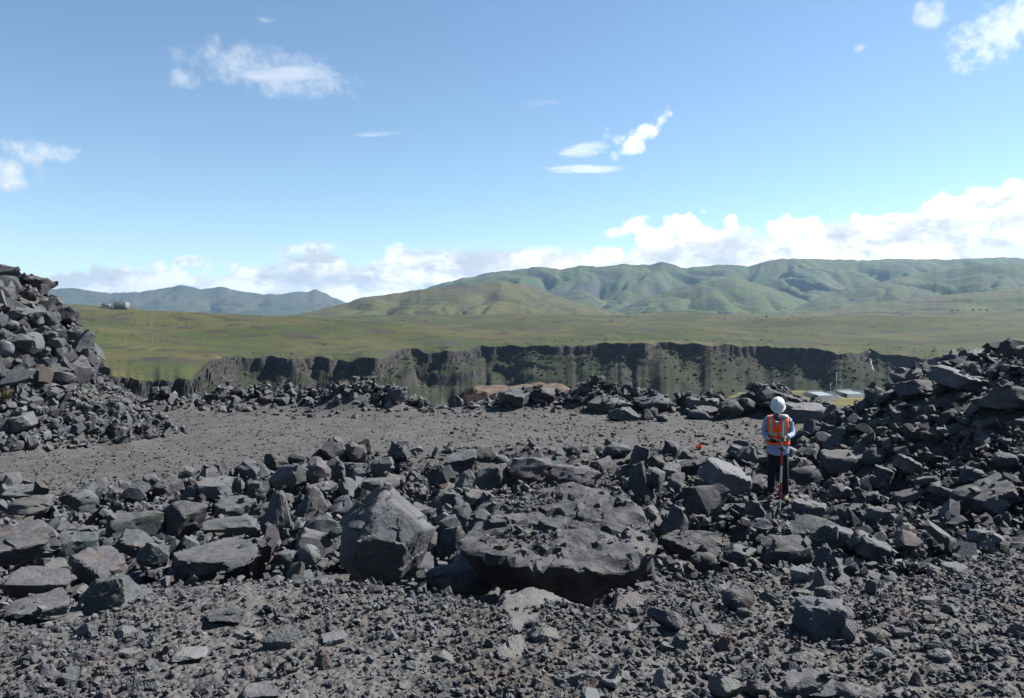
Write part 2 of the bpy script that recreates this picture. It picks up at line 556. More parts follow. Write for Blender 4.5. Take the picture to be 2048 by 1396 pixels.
def plateau_top(x, y):
    r = np.hypot(x, y)
    z = np.interp(r, [0, 400, 700, 1300, 2000, 4000, 12000], [-19.5, -19.5, -19, -4, 12, 20, 28])
    w = sstep(350, 900, r) * (1 - sstep(2200, 4000, r) * 0.6)
    z = z + w * (n2(x, y, 1 / 460.0, 3, 5) * 18.0) + n2(x, y, 1 / 220.0, 4, 9) * 3.4 * sstep(300, 700, r) * (1 - 0.5 * sstep(1500, 2500, r))
    px = CX + F * x / np.maximum(y, 1)
    z = z + 15 * sstep(380, 1000, r) * np.exp(-((px - 180) / 280.0) ** 2) * (1 - sstep(1200, 2000, r)) + 5 * sstep(720, 1000, r) * np.exp(-((px - 1720) / 160.0) ** 2) * (1 - sstep(1200, 1800, r))
    # old field terraces
    m = 0.45 * sstep(0.12, 0.25, n2(x, y, 1 / 330.0, 2, 19)) * sstep(380, 480, r) * (1 - sstep(1700, 2100, r))
    m = np.maximum(m, np.exp(-((px - 270) / 120.0) ** 2 - ((r - 640) / 190.0) ** 2))
    m = np.maximum(m, np.exp(-((px - 1720) / 90.0) ** 2 - ((r - 900) / 130.0) ** 2))
    st = 1.5
    f = z / st - np.floor(z / st)
    z = z + m * st * 0.95 * (sstep(0.80, 1.0, f) - f)
    return z


def build_plateau():
    pxs = np.concatenate([np.linspace(-700, -60, 40)[:-1], np.arange(-60, 2110, 2.4), np.linspace(2110, 2800, 40)[1:]])
    nc = len(pxs)
    tan = (pxs - CX) / F
    one = lambda sc_, zz: np.stack([pxs / sc_, pxs * 0, pxs * 0 + zz], 1)
    lw = np.exp(-((pxs - 700) / 380.0) ** 4)
    rr = rim_r(pxs) + (6 + 16 * lw) * fbm(one(60, 0), 3, 2) + (2.5 + 4 * lw) * fbm(one(18, 5), 3, 3) + 1.3 * fbm(one(6, 9), 2, 4)
    gdn = np.concatenate([-np.geomspace(270, 9, 84), np.linspace(-8.5, 0, 22)])
    gup = np.concatenate([[0], np.geomspace(0.8, 60, 20), np.geomspace(66, 1500, 150), np.geomspace(1560, 11500, 34)])
    # land behind the rim
    Yu = rr[None, :] + gup[:, None]
    Xu = tan[None, :] * Yu
    rim_k = np.convolve(np.pad(rr, 20, 'edge'), np.ones(41) / 41, 'valid')
    rcv = 3.5 + np.clip(3.5 * fbm(one(55, 3), 3, 77), -2.5, 4.0)
    round_ = lambda X, Y: -rcv[None, :] * np.exp(-np.maximum(Y - rim_k[None, :], 0) / 30.0)
    Zu = plateau_top(Xu, Yu) + round_(Xu, Yu)
    me = mesh_np('plateau', np.stack([Xu, Yu, Zu], -1).reshape(-1, 3), quads=grid_quads(len(gup), nc))
    o = link('plateau', me, PLATEAU)
    tag(o, 'green terraced plateau beyond the gorge', None, None, 'structure')
    # wall of the gorge: height falls with the true distance from the rim line
    Y = rr[None, :] + gdn[:, None]
    X = tan[None, :] * Y
    RX, RY = tan * rr, rr
    dist = np.full(X.size, 1e9)
    P = np.stack([X.ravel(), Y.ravel()], 1)
    span = 90
    col = np.tile(np.arange(nc), len(gdn))
    for k in range(-span, span + 1, 2):
        c2 = np.clip(col + k, 0, nc - 1)
        dist = np.minimum(dist, (P[:, 0] - RX[c2]) ** 2 + (P[:, 1] - RY[c2]) ** 2)
    dist = np.sqrt(dist).reshape(X.shape)
    rsm = np.convolve(np.pad(rr, 10, 'edge'), np.hanning(23)[1:-1] / np.hanning(23).sum(), 'valid')
    SX, SY = tan * rsm, rsm
    ds_ = np.full(X.size, 1e9)
    for k in range(-span, span + 1, 2):
        c2 = np.clip(col + k, 0, nc - 1)
        ds_ = np.minimum(ds_, (P[:, 0] - SX[c2]) ** 2 + (P[:, 1] - SY[c2]) ** 2)
    ds_ = np.sqrt(ds_).reshape(X.shape)
    ds_ = np.where(dist < 12, np.minimum(ds_, dist + 2), ds_)
    dist[-1] = 0
    pn = n2(X, Y, 1 / 70.0, 4, 21)
    hc = 12.5 + 8.0 * n2(pxs / 60.0, pxs * 0, 1.0, 4, 31) - 6 * np.exp(-((pxs - 1741) / 40.0) ** 2) + 3 * np.exp(-((pxs - 330) / 110.0) ** 4)
    hc = np.maximum(hc, 2.5)[None, :]
    jit = 1.3 * n2(X, Y, 1 / 6.0, 3, 41)
    dd = np.maximum(dist + jit * (dist > 0.5), 0)
    wf = np.exp(-((pxs - 760) / 300.0) ** 4)[None, :]
    cl1 = hc * (0.8 * sstep(0.0, 4.5, dd) + 0.2 * sstep(8.0, 11.0, dd + 3.0 * pn))
    cl2 = (1.0 + 7.0 * wf) * sstep(20, 24, dd + 7 * pn)
    cl3 = (0.5 + 7.0 * wf) * sstep(42, 46, dd + 9 * pn)
    scree = 0.42 * np.maximum(ds_ - 6, 0) + 4.5 * pn * sstep(4, 40, dd) + (0.7 + 2.2 * wf) * ridged(np.stack([(X / 45.0).ravel(), (Y / 130.0).ravel(), np.zeros(X.size)], 1), 3, 55).reshape(X.shape) * sstep(6, 40, dd) * -1.0 + 0.9 * n2(X, Y, 1 / 14.0, 3, 51) * sstep(4, 12, dd)
    base = np.convolve(np.pad(plateau_top(tan[None, :] * rr[None, :], rr[None, :])[0], 12, 'edge'), np.ones(25) / 25, 'valid') - rcv * np.exp(-np.maximum(rr - rim_k, 0) / 30.0)
    bs = np.convolve(np.pad(base, 45, 'edge'), np.hanning(93)[1:-1] / np.hanning(93).sum(), 'valid')
    base2 = bs[None, :] + (base - bs)[None, :] * np.exp(-dist / 9.0)
    Z = base2 - cl1 - cl2 - cl3 - scree
    Z[-1] = Zu[0]
    me = mesh_np('gorge_wall', np.stack([X, Y, Z], -1).reshape(-1, 3), quads=grid_quads(len(gdn), nc))
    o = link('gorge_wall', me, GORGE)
    tag(o, 'dark cliffs and scrubby slope on the far side of the gorge', None, None, 'structure')
    return pxs, gdn, Y, X, Z, dist


PLT = build_plateau()


def hill(name, label, crest, D, W, mat, zfoot, spur, wl, seed, step=3.6, rows=64, jag=0.0, pw=1.25):
    a = np.array(crest, float)
    pxs = np.arange(a[0, 0], a[-1, 0] + 0.1, step)
    yc = np.interp(pxs, a[:, 0], a[:, 1])
    k = np.hanning(9) / np.hanning(9).sum()
    yc = np.convolve(np.pad(yc, 4, 'edge'), k, 'valid')
    yc = yc + jag * fbm(np.stack([pxs / 23, pxs * 0, pxs * 0 + seed], 1), 4, seed)
    tan = (pxs - CX) / F
    Dc = D * (1 + 0.05 * fbm(np.stack([pxs / 260, pxs * 0, pxs * 0 + seed], 1), 2, seed + 1))
    zc = ZC + (HY - yc) / F * Dc
    t = np.concatenate([[-0.35, -0.2, -0.1, -0.05], np.linspace(0, 1, rows)])
    Y = Dc[None, :] - t[:, None] * W
    X = tan[None, :] * Y
    tp = np.clip(t, 0, 1)[:, None]
    prof = (1 - tp) ** pw
    back = np.where(t[:, None] < 0, 1 + t[:, None] * 1.2, 1.0)
    rel = np.maximum(zc - zfoot, 0.0)[None, :]
    # gullies between spurs, running down from the crest, warped sideways
    warp = n2(X, Y, 1 / (wl * 1.7), 3, seed + 5) * wl * 0.55
    gx = (X + warp) / wl
    gul = np.abs(pnoise(np.stack([gx.ravel(), (Y / (wl * 3.2)).ravel(), np.full(gx.size, seed * 1.0)], 1), seed)).reshape(gx.shape)
    gul2 = np.abs(pnoise(np.stack([(gx * 2.7).ravel(), (Y / (wl * 1.5)).ravel(), np.full(gx.size, seed * 2.0)], 1), seed + 2)).reshape(gx.shape)
    valley = np.clip(1 - 2.6 * gul, 0, 1) ** 1.5 * 1.0 + 0.42 * np.clip(1 - 2.6 * gul2, 0, 1) ** 1.4
    mid = np.clip(tp * 3.2, 0, 1) * (1 - tp) ** 0.5
    Z = zfoot + rel * prof * back - rel * spur * valley * mid
    Z = Z + rel * 0.03 * n2(X, Y, 1 / (wl * 0.22), 4, seed + 8) * np.clip(tp * 6, 0, 1)
    # faint flat-lying lava ledges
    Zs = 26.0 * D / 5000.0
    st = Z / Zs - np.floor(Z / Zs)
    Z = Z + np.clip(tp * 5, 0, 1) * (sstep(0.3, 0.7, st) - st) * Zs * 0.35
    V = np.stack([X, Y, Z], -1).reshape(-1, 3)
    me = mesh_np(name, V, quads=grid_quads(len(t), len(pxs))[:, ::-1])
    o = link(name, me, mat)
    tag(o, label, None, None, 'structure')
    return o


hill('mountains', 'hazy blue mountains on the far left skyline',
     [(-420, 590), (-200, 580), (0, 584), (130, 577), (150, 575), (172, 581), (215, 586), (270, 585), (320, 577), (372, 570), (400, 579), (440, 573), (480, 582), (545, 590), (600, 583), (618, 584), (632, 577), (660, 592), (690, 604), (760, 622), (900, 640)],
     9000, 2600, FARM, 8.0, 0.42, 620.0, 3, jag=2.5)
hill('mountains', 'green mountain range on the right skyline',
     [(740, 618), (790, 600), (850, 577), (900, 562), (985, 545), (1080, 533), (1122, 539), (1165, 529), (1192, 534), (1240, 528), (1300, 530), (1325, 523), (1372, 536), (1450, 528), (1500, 534), (1530, 522), (1560, 517), (1700, 519), (1720, 521), (1780, 518), (1900, 519), (2000, 515), (2048, 516), (2300, 510), (2700, 520)],
     5600, 2100, MOUNT, 0.0, 0.50, 470.0, 7, jag=2.0, rows=90)
hill('hill', 'olive spur of the mountains between two valleys',
     [(1180, 634), (1230, 622), (1290, 597), (1340, 580), (1420, 561), (1470, 556), (1540, 574), (1600, 597), (1640, 612), (1700, 632)],
     4100, 1500, MOUNT, -2.0, 0.36, 300.0, 13, jag=2.0, pw=1.5)
hill('hill', 'broad hill below the right end of the mountain range',
     [(1540, 634), (1600, 612), (1640, 594), (1750, 566), (1830, 549), (1940, 530), (2000, 526), (2060, 528), (2300, 545), (2700, 560)],
     4000, 1700, MOUNT, -2.0, 0.38, 330.0, 17, jag=2.0, pw=1.5)
hill('hill', 'brown and green hill rising behind the middle of the plateau',
     [(520, 640), (600, 628), (690, 607), (720, 596), (830, 581), (930, 569), (1000, 562), (1060, 573), (1120, 594), (1180, 612), (1240, 625), (1300, 640)],
     2900, 1500, HILL, -10.0, 0.30, 300.0, 23, jag=2.0, pw=1.75)
hill('hill', 'low grassy swell in front of the right hills',
     [(1480, 638), (1600, 626), (1700, 613), (1850, 592), (2048, 577), (2300, 570), (2700, 575)],
     2700, 1400, HILL, -10.0, 0.25, 280.0, 29, jag=1.5, pw=1.7)
hill('hill', 'rounded grassy hill carrying the hilltop buildings',
     [(-400, 604), (0, 606), (160, 609), (250, 614), (300, 622), (345, 634), (400, 648), (450, 658)],
     1500, 420, HILL, -22.0, 0.10, 160.0, 31, jag=0.6)

# ------------------------------------------------------------------ the near ground (quarry bench)
EDGE = np.array([(-700, 4.5), (0, 4.26), (150, 4.25), (240, 4.55), (330, 4.92), (500, 5.02), (650, 5.05), (780, 4.97), (870, 4.80), (1000, 4.58), (1180, 4.58), (1260, 4.75), (1320, 4.95),
                 (1450, 5.15), (1560, 5.12), (1650, 4.95), (1720, 5.0), (1800, 5.15), (1950, 5.35), (2048, 5.5), (2700, 5.8)])
TOE = np.array([(15.5, -15.5), (17.5, -11.7), (18.5, -10.5), (19.5, -9.45), (21, -8.75), (22, -9.3), (24, -11.2), (26, -13.5), (30, -18), (60, -30)])
LEFT_H = np.array([(-1, 0), (0, 0), (0.5, 0.2), (1.0, 0.52), (1.6, 1.10), (2.15, 1.7), (2.5, 2.4), (2.85, 3.1), (3.3, 3.6), (4.2, 4.1), (8, 4.5)])
HEAPS = [(470, 27.6, 0.62, 1.7), (540, 28.0, 0.35, 1.6), (610, 28.0, 0.35, 1.2), (715, 27.2, 0.85, 1.25), (780, 27.2, 0.55, 0.8), (1040, 27.8, 0.35, 1.3), (1200, 27.4, 0.85, 1.1), (1280, 27.0, 0.45, 1.2), (1410, 26.5, 0.35, 1.4), (1540, 25.5, 0.75, 1.6), (330, 26.5, 0.4, 1.6)]


def H0(x, y, detail=True):
    x = np.asarray(x, float)
    y = np.asarray(y, float)
    ys = np.maximum(y, 1.5)
    px = CX + F * x / ys
    e = np.interp(px, EDGE[:, 0], EDGE[:, 1])
    zb = np.interp(y, [4, 6, 8, 12, 17, 28.2, 45, 120, 460], [0.4, 0.34, 0.28, 0.13, 0.0, 0.0, -9, -50, -95])
    t = y - e
    if detail:
        t = t + 0.10 * n2(x, y, 2.2, 3, 61)
    ledge = np.where(t < 0, 1.5 - 0.10 * np.exp(np.minimum(t, 0) / 0.12), 1.4 - 0.95 * t)
    z = np.maximum(zb, ledge)
    # right pile
    k = np.where(y < 16, 0.75, 1.0)
    ds = np.hypot(x - 12.5, (y - 16.0) * k)
    zp = 0.62 * (6.75 - ds)
    zp = -np.log(np.exp(-3 * np.clip(zp, -3, 9)) + np.exp(-3 * 2.32)) / 3
    z = np.where((y < 40) & (zp > 0), np.maximum(z, zp), z)
    # left pile
    s = (np.interp(y, TOE[:, 0], TOE[:, 1]) - x) * 0.9
    s = np.where(y > 14, s, -1)
    if detail:
        s = s + 0.28 * n2(x, y, 1.1, 3, 71) * (s > -0.5)
    z = np.where((y < 40) & (s > 0), np.maximum(z, np.interp(s, LEFT_H[:, 0], LEFT_H[:, 1])), z)
    for (hp, hd, hh, hr) in HEAPS:
        hx = (hp - CX) / F * hd
        bump = hh * np.exp(-((x - hx) / hr) ** 2 - ((y - hd) / 0.8) ** 2)
        z = np.maximum(z, np.where(bump > 0.03, bump, -99))
    # earth platform in the valley and the pond terrace
    ex, ey = 1.6, 128.0
    pd = np.hypot((x - ex) / 7.6, (y - ey) / 7.0) + 0.12 * n2(x, y, 0.25, 3, 33)
    z = np.maximum(z, np.where(pd < 4, -8.0 - np.maximum(pd - 1, 0) * 6.5, -999))
    ex, ey = 166.0, 392.0
    pd = np.hypot((x - ex) / 55.0, (y - ey) / 72.0)
    z = np.maximum(z, np.where(pd < 3, -37.3 - np.maximum(pd - 1, 0) * 50.0, -999))
    if detail:
        near = np.exp(-np.maximum(y - 6, 0) / 10.0)
        z = z + 0.035 * n2(x, y, 1.3, 3, 81) + 0.022 * near * n2(x, y, 6.0, 3, 91)
        z = z + (y > 30) * (0.8 * n2(x, y, 0.06, 3, 95) + np.where((y < 150) & (y > 100), 0.28 * n2(x, y, 0.45, 4, 97), 0))
    return z


def BED(x, y):
    """how far the floor lies below the settled rubble surface"""
    px = CX + F * x / np.maximum(y, 1.5)
    e = np.interp(px, EDGE[:, 0], EDGE[:, 1])
    far = np.interp(px, [0, 300, 560, 720, 1000, 1300, 1560, 2048], [14.5, 15.6, 17.2, 18.2, 18.6, 17.5, 15.0, 14.0])
    bed = 0.48 * sstep(e + 0.5, e + 1.3, y) * (1 - sstep(far - 1.5, far, y))
    foot = np.exp(-(((x - 4.37) / 0.75) ** 2 + ((y - 13.0) / 0.6) ** 2) ** 2)
    tip = np.exp(-(((x - 4.27) / 0.3) ** 2 + ((y - 12.55) / 0.25) ** 2) ** 2)
    return bed * (1 - np.maximum(foot, tip)) + 0.17 * tip


def build_ground():
    azd = np.concatenate([np.linspace(-180, -42, 40)[:-1], np.arange(-42, 42.01, 0.14), np.linspace(42, 180, 40)[1:]])
    az = np.radians(azd)
    r = np.concatenate([[0.05, 0.6], np.geomspace(1.2, 36, 310), np.geomspace(38, 98, 14), np.linspace(100, 142, 40), np.geomspace(146, 480, 30)])
    X = np.sin(az)[None, :] * r[:, None]
    Y = np.cos(az)[None, :] * r[:, None]
    Z = H0(X, Y) - BED(X, Y)
    me = mesh_np('ground', np.stack([X, Y, Z], -1).reshape(-1, 3), quads=grid_quads(len(r), len(az))[:, ::-1])
    me.materials.append(GROUND)
    soil = plain_mat('red_earth', (0.082, 0.062, 0.048), 0.95, 0.1, 0, 0.2, 0.4)
    dark = plain_mat('dark_earth_bank', (0.022, 0.016, 0.014), 0.95, 0.1, 0, 0.35, 0.8, 0.8, 0.4)
    fld = plain_mat('yellow_grass', (0.075, 0.068, 0.024), 0.95, 0.1, 0, 0.3, 0.06)
    slope = grass_mat('valley_side', 0.6, nscale=0.03, brownness=0.5, green=(0.03, 0.04, 0.018), olive=(0.045, 0.048, 0.024), brown=(0.06, 0.05, 0.042))
    for mm in (soil, dark, fld, slope):
        me.materials.append(mm)
    nf = len(me.polygons)
    cen = np.zeros(nf * 3, dtype=np.float32)
    me.polygons.foreach_get('center', cen)
    cen = cen.reshape(-1, 3)
    mi = np.zeros(nf, dtype=np.int32)
    mi[cen[:, 1] > 60] = 4
    pd = np.hypot((cen[:, 0] - 1.6) / 7.6, (cen[:, 1] - 128) / 7.0) + 0.12 * n2(cen[:, 0], cen[:, 1], 0.25, 3, 33)
    mi[pd < 2.2] = 2
    mi[(pd < 1.02)] = 1
    pd = np.hypot((cen[:, 0] - 166) / 55.0, (cen[:, 1] - 392) / 72.0)
    mi[pd < 1.15] = 3
    me.polygons.foreach_set('material_index', mi)
    o = link('ground', me)
    tag(o, 'dark gravel floor of the quarry bench and the bank in front', None, None, 'structure')


build_ground()

# ------------------------------------------------------------------ rock shapes
_ico = {}


def ico(sub):
    if sub not in _ico:
        bm = bmesh.new()
        bmesh.ops.create_icosphere(bm, subdivisions=sub, radius=1.0)
        V = np.array([v.co[:] for v in bm.verts])
        bm.verts.index_update()
        T = np.array([[v.index for v in f.verts] for f in bm.faces])
        bm.free()
        V /= np.linalg.norm(V, axis=1)[:, None]
        _ico[sub] = (V, T)
    return _ico[sub]


def rot_m(r, tilt=None):
    if tilt is None:
        q = r.normal(size=4)
        q /= np.linalg.norm(q)
        w, x, y, z = q
        return np.array([[1 - 2 * (y * y + z * z), 2 * (x * y - z * w), 2 * (x * z + y * w)], [2 * (x * y + z * w), 1 - 2 * (x * x + z * z), 2 * (y * z - x * w)], [2 * (x * z - y * w), 2 * (y * z + x * w), 1 - 2 * (x * x + y * y)]])
    a = r.uniform(0, 2 * math.pi)
    m = Matrix.Rotation(r.uniform(-tilt, tilt), 3, 'X') @ Matrix.Rotation(r.uniform(-tilt, tilt), 3, 'Y') @ Matrix.Rotation(a, 3, 'Z')
    return np.array(m)


def style_planes(style, r):
    if style == 'a':
        n = 12
        N = r.normal(size=(n * 6, 3))
        N /= np.linalg.norm(N, axis=1)[:, None]
        keep = []
        for v in N:
            if all(np.dot(v, k) < 0.62 for k in keep):
                keep.append(v)
        N = np.array(keep)
        return N, r.uniform(0.62, 1.0, len(N)), 60
    if style in 'bst':
        tl = {'b': 0.42, 's': 0.22, 't': 0.6}[style]
        R = rot_m(r, tl)
        hz = {'b': (0.65, 0.95), 's': (0.34, 0.48), 't': (0.30, 0.42)}[style]
        N = [np.array(v, float) for v in ((1, 0, 0), (-1, 0, 0), (0, 1, 0), (0, -1, 0), (0, 0, 1), (0, 0, -1))]
        N = [v + r.normal(size=3) * 0.16 for v in N]
        H = [r.uniform(0.75, 1.0) for _ in range(4)] + [r.uniform(*hz), r.uniform(*hz)]
        C = r.normal(size=(7, 3))
        C[:, 2] *= (1.0 if style == 'b' else 0.5)
        for v in C:
            v = v / np.linalg.norm(v)
            N.append(v)
            H.append(r.uniform(0.82, 1.08) * (1.0 if style == 'b' else 0.95))
        N = np.array([v / np.linalg.norm(v) for v in N]) @ R.T
        return N, np.array(H), 80
    if style == 'w':
        a0 = r.uniform(0, 6.28)
        N, H = [], []
        for k in range(5):
            a = a0 + k * 1.2566 + r.uniform(-0.25, 0.25)
            z = r.uniform(0.35, 1.0)
            N.append((math.cos(a), math.sin(a), z))
            H.append(r.uniform(0.5, 0.85))
        N += [(0, 0, -1), (r.uniform(-.3, .3), r.uniform(-.3, .1), 1)]
        H += [0.6, r.uniform(0.6, 0.85)]
        for v in r.normal(size=(5, 3)):
            N.append(tuple(v))
            H.append(r.uniform(0.9, 1.15))
        N = np.array([np.array(v) / np.linalg.norm(v) for v in N])
        return N, np.array(H), 70
    # rounded
    N = r.normal(size=(30, 3))
    N /= np.linalg.norm(N, axis=1)[:, None]
    return N, r.uniform(0.82, 1.0, 30), 11


def rock_shape(seed, sub, style='a', planes=None, p=None, rough=1.0):
    r = np.random.default_rng(seed)
    D, T = ico(sub)
    if planes is None:
        N, H, pp = style_planes(style, r)
    else:
        P = np.array(planes, float)
        N = P[:, :3] / np.linalg.norm(P[:, :3], axis=1)[:, None]
        H = P[:, 3]
        pp = 40
    if p:
        pp = p
    # gentle warp of the directions keeps the faces from being true planes
    Dw = D + 0.06 * rough * np.stack([fbm(D * 1.6 + 3.1, 2, seed % 50), fbm(D * 1.6 + 9.7, 2, seed % 50 + 7), fbm(D * 1.6 + 5.2, 2, seed % 50 + 11)], 1)
    dots = np.clip(Dw @ N.T, 0.0, None) / H[None, :]
    rad = (dots ** pp).sum(1) ** (-1.0 / pp)
    rad = np.minimum(rad, 1.9)
    V = D * rad[:, None]
    d = 0.030 * fbm(V * 2.4, 3, seed % 31) + 0.018 * ridged(V * 4.2 + 1.3, 2, seed % 23) - 0.018
    if sub >= 4:
        d = d + 0.016 * fbm(V * 11.0, 3, seed % 29)
    # crisp breaks: neighbouring patches of the surface stand proud of or behind each other
    ns = 22 if sub >= 4 else 12
    sd = r.normal(size=(ns, 3))
    sd /= np.linalg.norm(sd, axis=1)[:, None]
    Dq = D + 0.10 * np.stack([fbm(D * 3.0 + 1.0, 2, 3), fbm(D * 3.0 + 6.0, 2, 4), fbm(D * 3.0 + 11.0, 2, 5)], 1)
    ix = np.argmax(Dq @ sd.T, 1)
    d = d + (r.normal(size=ns) * 0.018)[ix] + np.einsum('ij,ij->i', D - sd[ix], (r.normal(size=(ns, 3)) * 0.10)[ix])
    # conchoidal steps
    s = fbm(V * 1.7 + 4.0, 2, seed % 37) * 3.0
    d = d + 0.022 * (sstep(0.35, 0.65, s - np.floor(s)) - (s - np.floor(s)))
    V = V * (1 + d * rough)[:, None]
    return V, T


TINTS = {'b': (0.0467, 0.0555, 0.0697), 'g': (0.0496, 0.0617, 0.0654), 'p': (0.0581, 0.0540, 0.0629), 't': (0.0793, 0.0768, 0.0788), 'd': (0.0248, 0.0282, 0.0353), 'l': (0.1050, 0.1118, 0.1224), 'r': (0.0709, 0.0518, 0.0486), 'n': (0.0518, 0.0555, 0.0638)}

# height map used to settle rocks
GX0, GY0, GC = -18.0, 2.5, 0.05
GNX, GNY = 720, 580
gx = GX0 + (np.arange(GNX) + 0.5) * GC
gy = GY0 + (np.arange(GNY) + 0.5) * GC
HM0 = H0(*np.meshgrid(gx, gy))
HM = HM0 - BED(*np.meshgrid(gx, gy))


def cell(x, y):
    return np.clip(((np.asarray(x) - GX0) / GC).astype(int), 0, GNX - 1), np.clip(((np.asarray(y) - GY0) / GC).astype(int), 0, GNY - 1)


def hsample(x, y, M=None):
    i, j = cell(x, y)
    return (HM if M is None else M)[j, i]


def stamp(V):
    i, j = cell(V[:, 0], V[:, 1])
    np.maximum.at(HM, (j, i), V[:, 2])


def settle(V, x, y, q=0.8, embed=0.12):
    """z at which the rock (vertices V about its centre) comes to rest at x, y"""
    i, j = cell(V[:, 0] + x, V[:, 1] + y)
    low = V[:, 2] < 0.0
    lift = HM[j[low], i[low]] - V[low, 2]
    h = V[:, 2].max() - V[:, 2].min()
    return float(np.quantile(lift, q)) - embed * h


def ray_hit(px, py, M=None, dmin=3.2, dmax=31.0):
    d = np.arange(dmin, dmax, 0.03)
    x = (px - CX) / F * d
    z = ZC + (HY - py) / F * d
    h = hsample(x, d, HM0 if M is None else M)
    k = np.nonzero(z <= h)[0]
    if len(k):
        return d[k[0]]
    ok = d > 14
    return d[ok][np.argmin((z - h)[ok])]

# ------------------------------------------------------------------ rocks that can be told apart in the photograph
# x0, y0, x1, y1 (photo pixels), style, tint, label
A_PL = [(-0.62, -0.30, 0.72, 0.60), (0.30, -0.66, 0.69, 0.64), (0.66, 0.05, 0.75, 0.66), (-0.97, -0.22, 0.05, 0.80), (-0.55, -0.83, -0.05, 0.84), (0.10, -0.86, -0.50, 0.70), (0.86, -0.30, -0.42, 0.72), (0.95, -0.20, 0.25, 0.84), (0.0, 1.0, 0.2, 0.8), (-0.5, 0.6, 0.6, 0.78), (-0.55, -0.45, -0.70, 0.86), (0, 0, -1, 0.85), (0.0, -0.35, 0.94, 0.74), (-0.15, -0.75, 0.65, 0.70)]
B_PL = [(-0.10, -0.30, 0.95, 0.36), (0.06, -0.42, 0.90, 0.42), (0, 0.2, -1, 0.55)]
for _k in range(15):
    _a = _k * 2 * math.pi / 15
    _c, _s = math.cos(_a), math.sin(_a)
    B_PL.append((_c, _s, -0.55 if _s < 0 else 0.05, 0.93 + 0.05 * math.sin(_k * 2.3)))

